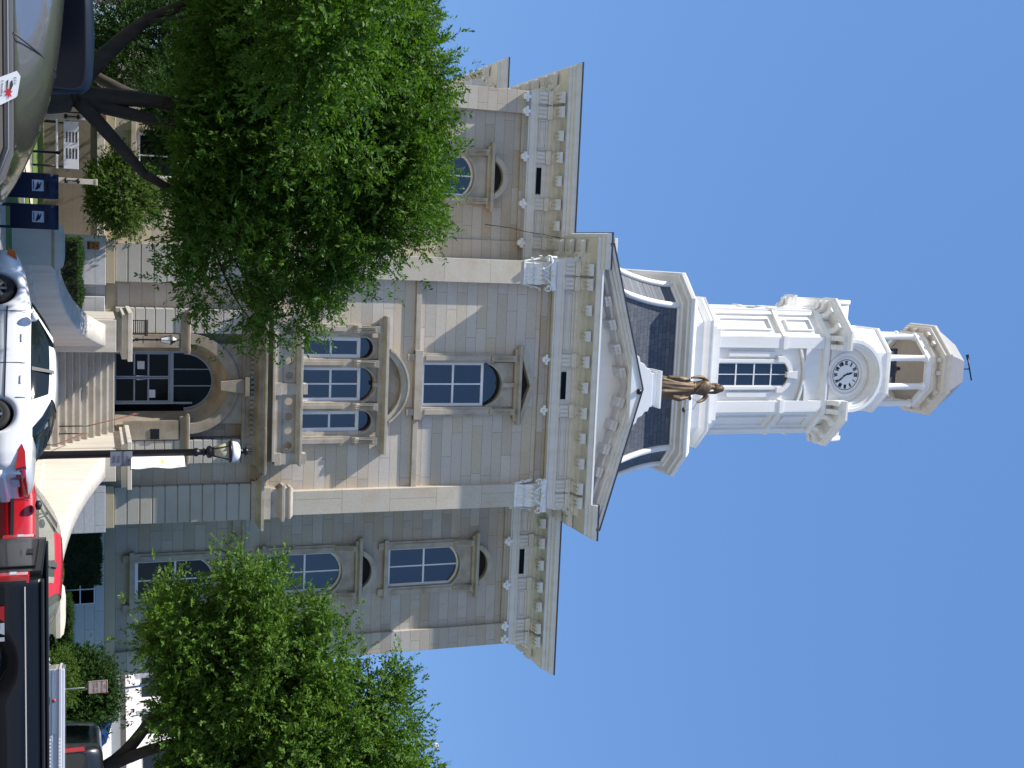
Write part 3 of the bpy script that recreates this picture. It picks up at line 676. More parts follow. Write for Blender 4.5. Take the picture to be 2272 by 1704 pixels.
ringarc(q, arc(CX-.12, AZ, 2.02, 0, 180, 28), arc(CX-.12, AZ, 1.6, 0, 180, 28), FY-.08, FY+.02)
# splayed reveal
O = arc(CX-.12, AZ, 1.62, 0, 180, 28); I = arc(CX-.12, AZ-.05, 1.22, 0, 180, 28)
q.strip([(x, FY+.01, z) for x, z in O], [(x, .12, z) for x, z in I], 0, True)
for s in (-1, 1):
    q.add([(CX-.12+s*1.62, FY+.01, 3.0), (CX-.12+s*1.62, FY+.01, AZ), (CX-.12+s*1.22, .12, AZ-.05), (CX-.12+s*1.22, .12, 3.0)], [(0, 1, 2, 3)])
ringarc(q, arc(CX-.12, AZ-.05, 1.34, 0, 180, 28), arc(CX-.12, AZ-.05, 1.16, 0, 180, 28), .0, .16)
spandrel(q, CX-1.7, CX+1.6, 7.4, arc(CX-.12, AZ-.05, 1.3, 0, 180, 24), .12, .4)
# keystone
q.prism([(CX-.36, 8.02), (CX-.24, 7.0), (CX+.10, 7.0), (CX+.26, 8.02)][::-1][::-1], FY-.30, FY+.02)
q.box(CX-.42, CX+.34, FY-.38, FY, 7.95, 8.12)
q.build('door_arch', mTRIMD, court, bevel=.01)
q = MB()       # entablature and dentils
q.sweep([(CX-3.12, 0), (CX-3.12, FY-.04), (CX-2.1, FY-.04), (CX-2.1, FY), (CX+2.1, FY), (CX+2.1, FY-.04), (CX+3.12, FY-.04), (CX+3.12, 0)], [(-.2, 7.86), (.05, 7.88), (.05, 8.0), (.02, 8.02), (.02, 8.28), (.1, 8.32), (.1, 8.44), (.34, 8.52), (.36, 8.54), (.36, 8.66), (.46, 8.74), (.46, 8.82), (0, 8.92)])
q.box(CX-3.1, CX+3.1, FY-.1, 0, 8.82, 9.05)
n_ = 21
for i in range(n_): xx = CX-2.05+4.1*i/(n_-1); q.box(xx-.055, xx+.055, FY-.15, FY, 8.18, 8.34)
for s in (-1, 1):
    for k in range(3): q.box(CX+s*2.62-.24+k*.2, CX+s*2.62-.14+k*.2, FY-.14, FY-.04, 8.06, 8.3)
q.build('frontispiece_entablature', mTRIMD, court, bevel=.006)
# balcony
q = MB()
q.box(CX-3.0, CX+3.05, FY-.42, .05, 9.05, 9.16)
for x in (-2.85, 0.05, 2.95):
    q.box(CX+x-.26, CX+x+.26, FY-.38, FY+.1, 9.16, 9.42); q.box(CX+x-.23, CX+x+.23, FY-.34, FY+.08, 9.42, 10.02)
q.box(CX-2.7, CX+2.8, FY-.26, FY-.02, 9.16, 9.45)
q.sweep([(CX-3.05, 0), (CX-3.05, FY-.36), (CX+3.15, FY-.36), (CX+3.15, 0)], [(-.55, 10.0), (.0, 10.0), (.02, 10.08), (.1, 10.16), (.1, 10.26), (-.55, 10.28)])
for x in (-2.85, 0.05, 2.95): q.box(CX+x-.22, CX+x+.22, FY-.4, FY+.06, 10.28, 10.46)
q.box(CX-3.1, CX-2.6, FY-.2, 0, 9.16, 10.0); q.box(CX+2.7, CX+3.2, FY-.2, 0, 9.16, 10.0)
q.build('balcony', mTRIM, court, bevel=.012)
def pierced(x0, x1, n):
    q = MB(); z0, z1 = 9.45, 10.02; w_ = (x1-x0)/n; r_ = .165
    for i in range(n):
        cx = x0+(i+.5)*w_; cz = (z0+z1)/2; sq = []
        for k in range(32):
            a = 2*math.pi*k/32; c_, s_ = math.cos(a), math.sin(a); t_ = min((w_/2)/max(abs(c_), 1e-6), ((z1-z0)/2)/max(abs(s_), 1e-6)); sq.append((cx+c_*t_, cz+s_*t_))
        ci_ = [(cx+r_*math.cos(2*math.pi*k/32), cz+r_*math.sin(2*math.pi*k/32)) for k in range(32)]
        ya, yb = FY-.22, FY-.08
        q.strip([(x, ya, z) for x, z in ci_], [(x, ya, z) for x, z in sq], 0, False, True); q.strip([(x, yb, z) for x, z in sq], [(x, yb, z) for x, z in ci_], 0, False, True)
        q.strip([(x, yb, z) for x, z in ci_], [(x, ya, z) for x, z in ci_], 0, True, True)
    return q
pierced(CX-2.62, CX-.18, 4).build('pierced_balustrade', mTRIM, court); pierced(CX+.28, CX+2.72, 4).build('pierced_balustrade', mTRIM, court)
# doors
DX = CX-.26+.0
q = MB(); yd = .2
q.box(DX-1.08, DX-1.0, yd-.05, yd+.05, 2.98, 6.0); q.box(DX+1.0, DX+1.08, yd-.05, yd+.05, 2.98, 6.0); q.box(DX-1.0, DX+1.0, yd-.06, yd+.05, 5.13, 5.26)
for x in (-.34, .34): q.box(DX+x-.02, DX+x+.02, yd-.03, yd+.03, 5.26, 6.85)
ringarc(q, arc(DX+.14, AZ-.05, 1.16, 0, 180, 24), arc(DX+.14, AZ-.05, 1.09, 0, 180, 24), yd-.04, yd+.04)
q.build('door_frame', mALU, court)
q = MB(); q.add([(DX-1.3, yd+.06, 5.2), (DX+1.5, yd+.06, 5.2), (DX+1.5, yd+.06, 7.1), (DX-1.3, yd+.06, 7.1)], [(0, 1, 2, 3)]); q.build('fanlight_glass', mGLASSD, court, fix=False)
for s in (-1, 1):
    d_ = MB(); a, b = (DX-.99, DX-.01) if s < 0 else (DX+.01, DX+.99)
    d_.box(a, a+.05, yd-.03, yd+.03, 3.0, 5.12); d_.box(b-.05, b, yd-.03, yd+.03, 3.0, 5.12)
    for z in (3.0, 3.72, 4.26, 5.06): d_.box(a+.05, b-.05, yd-.028, yd+.03, z, z+.06)
    dd = d_.build('door', mALU, court)
    h_ = MB(); h_.tube([(DX+s*.08, yd-.09, 3.72), (DX+s*.08, yd-.09, 4.2)], .014, 6); h_.box(DX+s*.08-.012, DX+s*.08+.012, yd-.09, yd-.02, 3.74, 3.76); h_.box(DX+s*.08-.012, DX+s*.08+.012, yd-.09, yd-.02, 4.15, 4.17); h_.build('handle', mCHROME, dd)
    g_ = MB(); g_.add([(a, yd+.01, 3), (b, yd+.01, 3), (b, yd+.01, 5.12), (a, yd+.01, 5.12)], [(0, 1, 2, 3)]); g_.build('pane', mGLASSD, dd, fix=False)
    p_ = MB(); pz = (3.86, 4.14) if s < 0 else (4.32, 4.56); pc = DX+s*.5 if s < 0 else DX+.66
    p_.box(pc-.16, pc+.16, yd-.012, yd-.004, pz[0], pz[1]); p_.build('notice_paper', plain('paper', (.5, .52, .54), .8), dd)
q = MB(); q.box(CX+1.66, CX+2.06, FY-.14, FY-.09, 4.32, 4.66); q.build('bronze_plaque', mBLACK, court)
# basement windows on the right wing podium
q = MB(); q.box(CX+8.75, CX+10.1, YW-.24, YW-.18, 1.05, 2.3); q.build('basement_window', mGLASSD, court)
q = MB()
for z in (1.05, 1.66, 2.24): q.box(CX+8.75, CX+10.1, YW-.27, YW-.2, z, z+.05)
for x in (8.75, 9.4, 10.05): q.box(CX+x, CX+x+.05, YW-.272, YW-.2, 1.05, 2.29)
q.build('window_bars', mWHITE, court)
# fallout shelter plate (dark triangles in a circle on orange, band of black below)
sg = MB(); sx, sz = -5.33, 2.26; sg.box(sx-.15, sx+.15, -.64, -.625, 1.98, 2.42); o = sg.build('shelter_sign', plain('faded_orange_sign', (.30, .14, .03), .6, var=.25, scale=8), court)
sg = MB(); sg.box(sx-.15, sx+.15, -.65, -.641, 1.98, 2.07)
for a0 in (90, 210, 330):
    px, pz_ = sx+.075*math.cos(R(a0)), 2.245+.075*math.sin(R(a0)); t_ = .06
    sg.prism([(px+t_*math.cos(R(a0+180+k)), pz_+t_*math.sin(R(a0+180+k))) for k in (0, 120, 240)], -.65, -.641)
sg.build('sign_marks', plain('faded_black', (.03, .035, .04), .6), o)
# downpipe wire on the left wing
q = MB(); q.tube([(-7.0, 3.9, 19.6), (-6.9, 3.75, 20.8), (-6.75, 3.6, 21.5), (-6.65, 3.3, 22.4), (-6.5, 2.9, 23.1), (-6.4, 2.62, 23.62)], .016, 5); q.build('cable', mPLAST, court)

# clock tower ---------------------------------------------------
TX, TY = CX+.02, 7.8
def ring(prof, base, m=0):
    """stack of chamfered-square mouldings: prof = (W, flat, z)"""
    mb = MB()
    for i in range(len(prof)-1):
        A = [(x, y, prof[i][2]) for x, y in oct_plan(TX, TY, prof[i][0], prof[i][1])]; B = [(x, y, prof[i+1][2]) for x, y in oct_plan(TX, TY, prof[i+1][0], prof[i+1][1])]
        mb.strip(A, B, m, False, True)
    A = [(x, y, prof[-1][2]) for x, y in oct_plan(TX, TY, prof[-1][0], prof[-1][1])]; mb.add(A, [tuple(range(8))], m)
    A = [(x, y, prof[0][2]) for x, y in oct_plan(TX, TY, prof[0][0], prof[0][1])]; mb.add(A, [tuple(range(7, -1, -1))], m)
    return mb
# mansard roof, concave
ms = []
for i in range(11):
    t_ = i/10; z = 23.7+(29.75-23.7)*t_; e = (1-t_)**1.7; ms.append((4.55+e*1.9, 3.58+e*1.55, z))
ring(ms, 0).build('mansard_roof', mSLATE, court)
hp = MB()
for k in range(8):
    pts = [Vector((*oct_plan(TX, TY, W+.03, fl+.02)[k], z)) for W, fl, z in ms]
    hp.tube(pts, .16, 6)
hp.build('hip_trim', mTOWER, court)
ring([(4.5, 3.5, 29.66), (4.62, 3.62, 29.68), (4.62, 3.62, 29.76), (4.74, 3.68, 29.82), (4.74, 3.68, 29.92), (5.02, 3.84, 29.98), (5.06, 3.86, 30.0), (5.06, 3.86, 30.08), (5.2, 3.98, 30.14), (5.24, 4.0, 30.28), (5.24, 4.0, 30.34), (4.95, 3.8, 30.62), (4.1, 3.2, 31.0)], 0).build('lower_tower_cornice', mTOWER, court)
ring([(3.75, 2.75, 30.8), (3.75, 2.75, 31.75), (3.85, 2.8, 31.85), (3.95, 2.86, 32.0), (3.95, 2.86, 32.16), (4.0, 2.9, 32.2), (3.62, 2.55, 32.42), (3.62, 2.55, 32.6), (3.5, 2.4, 32.66), (3.5, 2.4, 32.9), (3.2, 2.0, 32.95)], 0).build('tower_base', mTOWER, court)
# dormer on the left face of the mansard
q = MB(); q.box(-6.5, -4.0, 7.0, 8.7, 26.0, 27.55); q.box(-6.62, -4.0, 6.86, 8.84, 27.55, 27.72); q.box(-6.7, -4.0, 6.78, 8.92, 27.72, 27.9); q.box(-6.56, -6.5, 6.95, 7.2, 26.0, 27.55); q.box(-6.56, -6.5, 8.5, 8.75, 26.0, 27.55)
q.build('side_dormer', mTOWER, court, bevel=.02)
SW, SF = 3.28, 2.0
sh = ring([(SW-.12, SF-.0, 32.9), (SW-.12, SF-.0, 39.45)], 0)
sh.build('tower_shaft', mTOWER, court)
def place4(fn, name, mat, bevel=.01):
    """front-facing mesh repeated on the four flat faces"""
    for k in range(4):
        q = MB(); fn(q); o = q.build(name, mat, court, bevel=bevel, loc=(TX, TY, 0), rot=(0, 0, k*math.pi/2))
Yl = -SW     # local front plane
def f_pil(q):
    for s in (-1, 1):
        a, b = sorted((s*1.42, s*2.02)); q.box(a, b, Yl-.14, Yl+.2, 32.95, 39.4)
        q.box(a-.06, b+.06, Yl-.2, Yl+.2, 36.78, 37.04)
place4(f_pil, 'tower_pilaster', mTOWER)
def f_ch(q):
    # chamfer face panels (built on the 45 degree faces)
    L = (SW+SF)/math.sqrt(2)+.0; hw = (SW-SF)/math.sqrt(2)
    for z0, z1 in ((33.3, 36.4), (37.4, 39.0)):
        for a, b, c, d in ((-hw*.42, hw*.42, z0, z0+.06), (-hw*.42, hw*.42, z1-.06, z1)): q.box(a, b, -L-.04, -L+.1, c, d)
        for s in (-1, 1): q.box(s*hw*.42-.03, s*hw*.42+.03, -L-.042, -L+.1, z0+.02, z1-.02)
    q.box(-hw-.02, hw+.02, -L-.1, -L+.1, 36.80, 37.02)
    for s in (-1, 1): q.box(s*hw*.88-.1, s*hw*.88+.1, -L-.05, -L+.1, 32.95, 39.4)
for k in range(4):
    q = MB(); f_ch(q); q.build('chamfer_panel', mTOWER, court, loc=(TX, TY, 0), rot=(0, 0, math.pi/4+k*math.pi/2))
def f_win(q):
    for s in (-1, 1): q.box(s*.72-.09, s*.72+.09, Yl-.10, Yl+.1, 33.0, 37.0)
    ringarc(q, segarc(0, .95, 36.9, .62, 10), segarc(0, .66, 36.9, .36, 10), Yl-.16, Yl+.1)
    for s in (-1, 1): q.box(s*.82-.16, s*.82+.16, Yl-.16, Yl+.1, 36.55, 36.92)
    q.prism([(-.14, 37.1), (.14, 37.1), (.22, 37.75), (-.22, 37.75)], Yl-.24, Yl+.1)
    for s in (-1, 1): q.box(s*1.08-.14, s*1.08+.14, Yl-.035, Yl+.1, 33.6, 36.4)
place4(f_win, 'window_hood', mTOWER)
def f_swag(q):
    ringarc(q, segarc(0, 1.42, 38.0, -.0001-.32 if False else .32, 12), segarc(0, 1.42, 37.88, .32, 12), Yl-.12, Yl+.1)
    for s in (-1, 1):
        a = [(s*1.42, 38.62), (s*.5, 38.32), (s*.5, 38.25), (s*1.42, 38.3)]
        if s < 0: a = a[::-1]
        q.prism(a, Yl-.14, Yl+.1)
place4(f_swag, 'arched_moulding', mTOWER, 0)
for k in range(4):
    ww = MB(); z0, z1 = 33.0, 37.25
    ww.box(-.64, -.58, Yl-.06, Yl, z0, z1-.2); ww.box(.58, .64, Yl-.06, Yl, z0, z1-.2); ww.box(-.02, .02, Yl-.05, Yl, z0, z1)
    for z in (34.05, 35.15, 36.2): ww.box(-.58, .58, Yl-.052, Yl, z-.035, z+.035)
    o = ww.build('tower_window', mWHITE, court, loc=(TX, TY, 0), rot=(0, 0, k*math.pi/2))
    g_ = MB(); cu = segarc(0, .63, 36.92, .36, 10); g_.prism([(x, z) for x, z in cu][::-1]+[(.63, z0), (-.63, z0)], Yl-.02, Yl+.3); g_.build('pane', mGLASS, o)
q = ring([(SW-.1, SF, 39.42), (SW+.08, SF+.06, 39.48), (SW+.14, SF+.1, 39.66), (SW+.14, SF+.1, 39.76), (SW-.05, SF, 39.8)], 0); q.build('tower_band', mTOWER, court)
# upper cornice, broken on each face by the clock arch
def bracket(q, x, y0, wd=.2, z0=39.78):
    pr = [(0, z0), (-.16, z0), (-.2, z0+.16), (-.30, z0+.26), (-.62, z0+.30), (-.68, z0+.38), (-.68, z0+.54), (0, z0+.54)]; n = len(pr)
    vs = [(x-wd, y0+a, z) for a, z in pr]+[(x+wd, y0+a, z) for a, z in pr]
    q.add(vs, [tuple(range(n)), tuple(range(2*n-1, n-1, -1))]+[(i, i+n, (i+1) % n+n, (i+1) % n) for i in range(n)])
uw = ring([(SW-.1, SF, 39.4), (SW-.1, SF, 41.0)], 0); uw.build('clock_stage', mTOWER, court)
for k in range(4):
    q = MB(); L = (SW+SF)/math.sqrt(2); hw = (SW-SF)/math.sqrt(2)
    for x in (-hw*.62, hw*.62): bracket(q, x, -L, .16)
    q.build('tower_bracket', mTOWER, court, bevel=.02, loc=(TX, TY, 0), rot=(0, 0, math.pi/4+k*math.pi/2))
    q = MB()
    for s in (-1, 1):
        for x in (1.52, 2.0): bracket(q, s*x, Yl-.02, .14)
    q.build('tower_bracket', mTOWER, court, bevel=.02, loc=(TX, TY, 0), rot=(0, 0, k*math.pi/2))
    # corner cornice piece: from the arch shoulder round the chamfer to the next face
    q = MB(); W2 = SW-.1; P_ = [(1.38, -W2), (SF+.05, -W2), (W2, -SF-.05), (W2, -1.38)]
    q.sweep(P_, [(-.3, 40.28), (.72, 40.30), (.74, 40.40), (.86, 40.46), (.94, 40.58), (.94, 40.70), (-.4, 40.78)])
    q.build('upper_cornice', mTOWER, court, loc=(TX, TY, 0), rot=(0, 0, k*math.pi/2))
    # arch hood with deep reveal
    q = MB(); cz = 40.92
    yo = Yl-.62
    for r0, r1, ya, yb in ((1.9, 1.66, yo, Yl+1.2), (1.98, 1.8, yo-.08, yo+.14), (1.66, 1.5, yo+.22, Yl+.1)):
        ringarc(q, arc(0, cz, r0, -18, 198, 28), arc(0, cz, r1, -18, 198, 28), ya, yb)
    q.prism(arc(0, cz, 1.68, -35, 215, 28), Yl-.04, Yl+.12)
    ringarc(q, arc(0, cz, 1.2, 0, 360, 32), arc(0, cz, 1.06, 0, 360, 32), Yl-.14, Yl)
    q.build('clock_arch', mTOWER, court, loc=(TX, TY, 0), rot=(0, 0, k*math.pi/2))
# clock faces
for k in range(4):
    rot = (0, 0, k*math.pi/2)
    q = MB(); q.prism(arc(0, 40.92, .93, 0, 350, 35), Yl-.10, Yl-.02); face = q.build('clock', plain('clock_face_white', (.78, .78, .76), .4, var=.02), court, loc=(TX, TY, 0), rot=rot)
    q = MB(); ringarc(q, arc(0, 40.92, .845, 0, 360, 48), arc(0, 40.92, .815, 0, 360, 48), Yl-.112, Yl-.1)
    for i in range(60):
        a = R(i*6); q.box(-.006, .006, Yl-.112, Yl-.1, .80, .83, 0, Matrix.Translation((0, 0, 40.92)) @ Matrix.Rotation(a, 4, 'Y'))
    q.build('minute_ring', mPLAST, face, fix=False)
    for i, rn in enumerate(('XII', 'I', 'II', 'III', 'IIII', 'V', 'VI', 'VII', 'VIII', 'IX', 'X', 'XI')):
        q = MB(); a = R(i*30); Mx = Matrix.Translation((0, 0, 40.92)) @ Matrix.Rotation(a, 4, 'Y') @ Matrix.Translation((0, 0, .65))
        ws = {'I': .05, 'V': .12, 'X': .12}; tot = sum(ws[c] for c in rn); x = -tot/2
        for c in rn:
            w_ = ws[c]; cx = x+w_/2; x += w_
            if c == 'I': q.box(cx-.022, cx+.022, Yl-.116, Yl-.1, -.11, .11, 0, Mx)
            elif c == 'X':
                for s in (-1, 1): q.box(-.023, .023, Yl-.116-.001*s, Yl-.1, -.125, .125, 0, Mx @ Matrix.Translation((cx, 0, 0)) @ Matrix.Rotation(s*.42, 4, 'Y'))
            else:
                for s in (-1, 1): q.box(-.023, .023, Yl-.116-.001*s, Yl-.1, -.115, .115, 0, Mx @ Matrix.Translation((cx+s*.026, 0, 0)) @ Matrix.Rotation(s*.24, 4, 'Y'))
        q.build('numeral', mPLAST, face, fix=False)
    for nm, deg, L_, w_ in (('hour_hand', -15, .50, .06), ('minute_hand', 143, .74, .045)):
        q = MB(); Mx = Matrix.Translation((0, 0, 40.92)) @ Matrix.Rotation(R(deg), 4, 'Y')
        pts = [(-.02, -.16), (.02, -.16), (w_*.7, L_*.35), (w_, L_*.55), (0, L_), (-w_, L_*.55), (-w_*.7, L_*.35)]
        q.prism(pts, Yl-.135, Yl-.12, 0, Mx); q.build(nm, mPLAST, face, fix=False)
# curved slate roof between the clock arches and the belfry base
cr = []
for i in range(8):
    t_ = i/7; z = 40.7+(42.9-40.7)*t_; e = (1-t_)**1.9; cr.append((2.45+e*.78, 1.2+e*1.28, z))
ring(cr, 0).build('curved_roof', plain('grey_lead_roof', (.30, .30, .30), .6, var=.2, scale=4), court)
q = MB()
for k in range(8): q.tube([Vector((*oct_plan(TX, TY, W+.02, fl+.02)[k], z)) for W, fl, z in cr], .09, 6)
q.build('hip_trim', mTOWER, court)
ring([(2.5, 1.22, 42.6), (2.5, 1.22, 42.85), (2.3, 1.12, 43.0), (2.3, 1.12, 43.15), (2.34, 1.14, 43.2), (2.34, 1.14, 44.42), (2.44, 1.2, 44.48), (2.44, 1.2, 44.6), (1.9, .9, 44.64)], 0).build('belfry_base', mTOWER, court)
q = MB(); q.plan(oct_plan(TX, TY, 1.9, .85), 44.63, 44.66); q.build('belfry_floor', mDARK, court)
bell = MB(); bell.lathe([(.85, 0), (.8, .08), (.62, .4), (.52, .8), (.42, 1.0), (.12, 1.12), (.1, 1.5)], (TX, TY, 45.7), 20); bell.box(TX-1.2, TX+1.2, TY-.08, TY+.08, 46.75, 46.9); bell.box(TX-1.2, TX-1.05, TY-.1, TY+.1, 44.3, 46.9); bell.box(TX+1.05, TX+1.2, TY-.1, TY+.1, 44.3, 46.9); bell.build('bell', plain('blue_grey_bell', (.06, .08, .14), .35, .6), court)
mBELF = stained('shade_toned_belfry_paint', (.62, .575, .51), (.45, .40, .33), .5, rough=.6, scale=1.0, bump=.05)  # white paint toned tan for the shade under the belfry eaves
C0 = None
for k, (x, y) in enumerate(oct_plan(0, 0, 1.95, .82)):
    q = MB(); q.lathe([(.24, 0), (.24, .1), (.20, .14), (.19, .2), (.175, 2.62), (.19, 2.66), (.24, 2.72), (.25, 2.82)], (0, 0, 0), 14)
    if C0 is None: C0 = q.build('column', mTOWER, court, loc=(TX+x, TY+y, 44.62))
    else: dup(C0, court, (TX+x, TY+y, 44.62))
bz = 47.42
q = MB(); rim = oct_plan(TX, TY, 2.08, .9)
for i in range(8):
    a, b = Vector(rim[i]), Vector(rim[(i+1) % 8]); n_ = Vector((b.y-a.y, a.x-b.x)).normalized()*.22
    q.add([(a.x, a.y, bz), (b.x, b.y, bz), (b.x-n_.x, b.y-n_.y, bz), (a.x-n_.x, a.y-n_.y, bz), (a.x, a.y, bz+.35), (b.x, b.y, bz+.35), (b.x-n_.x, b.y-n_.y, bz+.35), (a.x-n_.x, a.y-n_.y, bz+.35)], [(0, 1, 2, 3), (0, 4, 5, 1), (2, 6, 7, 3)])
q.plan(oct_plan(TX, TY, 1.9, .8), bz+.34, bz+.4)
q.build('belfry_beam', mTOWER, court)
q = MB(); q.plan(oct_plan(TX, TY, 1.86, .78), bz+.30, bz+.338); q.build('belfry_ceiling', plain('tan_ceiling_boards', (.42, .37, .31), .7), court)
ring([(2.12, .92, bz+.35), (2.2, .96, bz+.42), (2.2, .96, bz+.55), (2.05, .9, bz+.58), (2.05, .9, bz+.8), (2.4, 1.02, bz+.84), (2.52, 1.06, bz+.9), (2.54, 1.07, bz+1.08), (2.64, 1.11, bz+1.14), (2.67, 1.12, bz+1.3), (2.45, 1.04, bz+1.36)], 0).build('belfry_cornice', mBELF, court)
q = MB()
for k in range(8):
    A = Vector(oct_plan(0, 0, 2.05, .9)[k]); B = Vector(oct_plan(0, 0, 2.05, .9)[(k+1) % 8])
    for t_ in (0.08, .5):
        p = A.lerp(B, t_); d = Vector((B.y-A.y, A.x-B.x)).normalized(); ang = math.atan2(d.y, d.x)+math.pi/2
        q.box(-.12, .12, -.36, .05, bz+.60, bz+.83, 0, Matrix.Translation((TX+p.x, TY+p.y, 0)) @ Matrix.Rotation(ang, 4, 'Z'))
q.build('belfry_brackets', mBELF, court, bevel=.02)
ring([(2.5, 1.05, bz+1.34), (2.05, .86, bz+2.2), (1.5, .62, bz+3.2), (1.35, .55, bz+3.3), (.5, .2, bz+3.42)], 0).build('belfry_roof', plain('grey_metal_roof', (.26, .25, .25), .5, .3, .1), court)
q = MB(); t0 = bz+3.75
q.tube([(TX, TY, t0-.4), (TX, TY, t0+1.25)], .04, 6); q.tube([(TX-.75, TY, t0+1.0), (TX+.7, TY, t0+1.45)], .045, 6)
q.prism([(TX-.85, t0+.86), (TX-.55, t0+.98), (TX-.6, t0+1.16), (TX-.9, t0+1.06)], TY-.012, TY+.012); q.lathe([(.0, 0), (.12, .06), (.14, .14), (.08, .24), (0, .28)], (TX+.0, TY, t0+.05), 10)
q.tube([(TX-.25, TY, t0+.55), (TX+.25, TY, t0+.55)], .02, 5); q.tube([(TX, TY-.25, t0+.56), (TX, TY+.25, t0+.56)], .02, 5)
q.build('weathervane', mBLACK, court)
# bronze statue of a robed figure with scales, standing on the plinth
stt = thing('robed_statue', 'tall bronze robed statue holding scales on the pediment peak', 'statue', (CX+.03, YA+.22, 26.56))
q = MB(); rings = []
prof = [(0, .52, .40), (.25, .54, .42), (.8, .50, .38), (1.3, .44, .34), (1.65, .38, .30), (1.9, .32, .25), (2.0, .29, .23), (2.15, .31, .24), (2.4, .36, .26), (2.6, .38, .24), (2.72, .34, .20), (2.82, .20, .14), (2.88, .115, .11), (3.0, .105, .10), (3.06, .09, .09)]
for z, rx, ry in prof:
    rg = []
    for j in range(64):
        a = 2*math.pi*j/64; fo = max(0, 1-z/2.3); f_ = 1+.11*fo*math.sin(a*9+z*1.1)+.06*fo*math.sin(a*17-z*2.0)+.02*math.sin(a*5+z*9)*(1 if 1.9 < z < 2.7 else 0)
        sway = .05*math.sin(z*1.1); rg.append((rx*f_*math.cos(a)+sway*.6, ry*f_*math.sin(a), z))
    rings.append(rg)
for i in range(len(rings)-1): q.strip(rings[i], rings[i+1], 0, True, True)
q.add(rings[0], [tuple(range(63, -1, -1))]); q.add(rings[-1], [tuple(range(64))])
q.lathe([(.02, -.22), (.09, -.19), (.13, -.10), (.155, .02), (.15, .12), (.10, .20), (.02, .24)], (.06, -.03, 3.24), 16)
q.box(.045, .075, -.20, -.15, 3.20, 3.27); q.tube([(-.02, -.165, 3.13), (.14, -.165, 3.13)], .014, 5)      # nose and lips
q.tube([(-.01, -.16, 3.29), (.04, -.175, 3.29)], .018, 5); q.tube([(.08, -.175, 3.29), (.13, -.16, 3.29)], .018, 5)
q.lathe([(.16, 0), (.19, .05), (.15, .12), (.17, .16), (.10, .25), (.03, .29)], (.06, .0, 3.32), 14)      # crown of hair
q.tube([(-.08, .05, 3.38), (-.13, .06, 3.2), (-.14, .05, 2.95), (-.16, 0, 2.75)], [.07, .08, .07, .04], 8); q.tube([(.20, .05, 3.38), (.25, .06, 3.2), (.26, .05, 2.95), (.27, 0, 2.75)], [.07, .08, .07, .04], 8)
q.tube([(-.33, -.02, 2.68), (-.46, -.04, 2.45), (-.50, -.10, 2.15), (-.49, -.20, 1.80)], [.12, .10, .08, .055], 10)   # arm hanging down at the left
for k in range(5): q.tube([(-.53+k*.022, -.22, 1.82), (-.53+k*.024, -.26, 1.74-.012*(2-abs(k-2))), (-.52+k*.022, -.245, 1.67)], .014, 5)
q.tube([(.36, -.02, 2.68), (.55, -.06, 2.52), (.62, -.12, 2.34)], [.12, .10, .085], 10); q.tube([(.62, -.12, 2.34), (.64, -.30, 2.12), (.62, -.44, 1.98)], [.085, .07, .055], 10)
for k in range(5): q.tube([(.57+k*.024, -.46, 1.98), (.565+k*.026, -.51, 1.95), (.57+k*.024, -.50, 1.90)], .014, 5)
q.tube([(-.30, -.18, 2.5), (-.1, -.27, 2.2), (.18, -.27, 1.95), (.30, -.15, 1.85)], [.05, .055, .05, .04], 8)      # sash across the chest
q.tube([(-.31, -.1, 1.96), (0, -.25, 1.93), (.31, -.1, 1.96)], .035, 8)
for x, z0, z1 in ((-.50, .55, 1.62), (-.42, .9, 1.7)): q.tube([(x, -.16, z0), (x+.03, -.2, (z0+z1)/2), (x+.04, -.12, z1)], [.10, .08, .05], 8)
q.tube([(.40, -.25, .75), (.50, -.3, 1.1), (.45, -.2, 1.6)], [.13, .13, .06], 8)
sb_ = q.build('body', mBRONZE, stt); rm = sb_.modifiers.new('remesh', 'REMESH'); rm.mode = 'VOXEL'; rm.voxel_size = .018; rm.use_smooth_shade = True
sc_ = MB(); sc_.tube([(.60, -.52, 1.95), (.95, -.5, 1.74)], .012, 5); sc_.lathe([(.02, -.02), (.11, .0), (.13, .05), (.02, .05)], (.42, -.52, 1.50), 12); sc_.lathe([(.02, -.02), (.11, .0), (.13, .05), (.02, .05)], (.98, -.5, 1.22), 12)
sc_.tube([(.95, -.5, 1.74), (.98, -.5, 1.27)], .006, 4); sc_.tube([(.58, -.52, 1.93), (.42, -.52, 1.55)], .006, 4); sc_.build('scales', mBRONZE, stt)
#@@PART2
def at(u, v, Y):
    """point of the world on the plane y=Y seen at (u from left, v from bottom) of the upright photograph"""
    d = fw*F_PX+rt*(u-852)+up*(v-1136); d = d/d.y; return cam.matrix_world.translation+d*(Y+48)
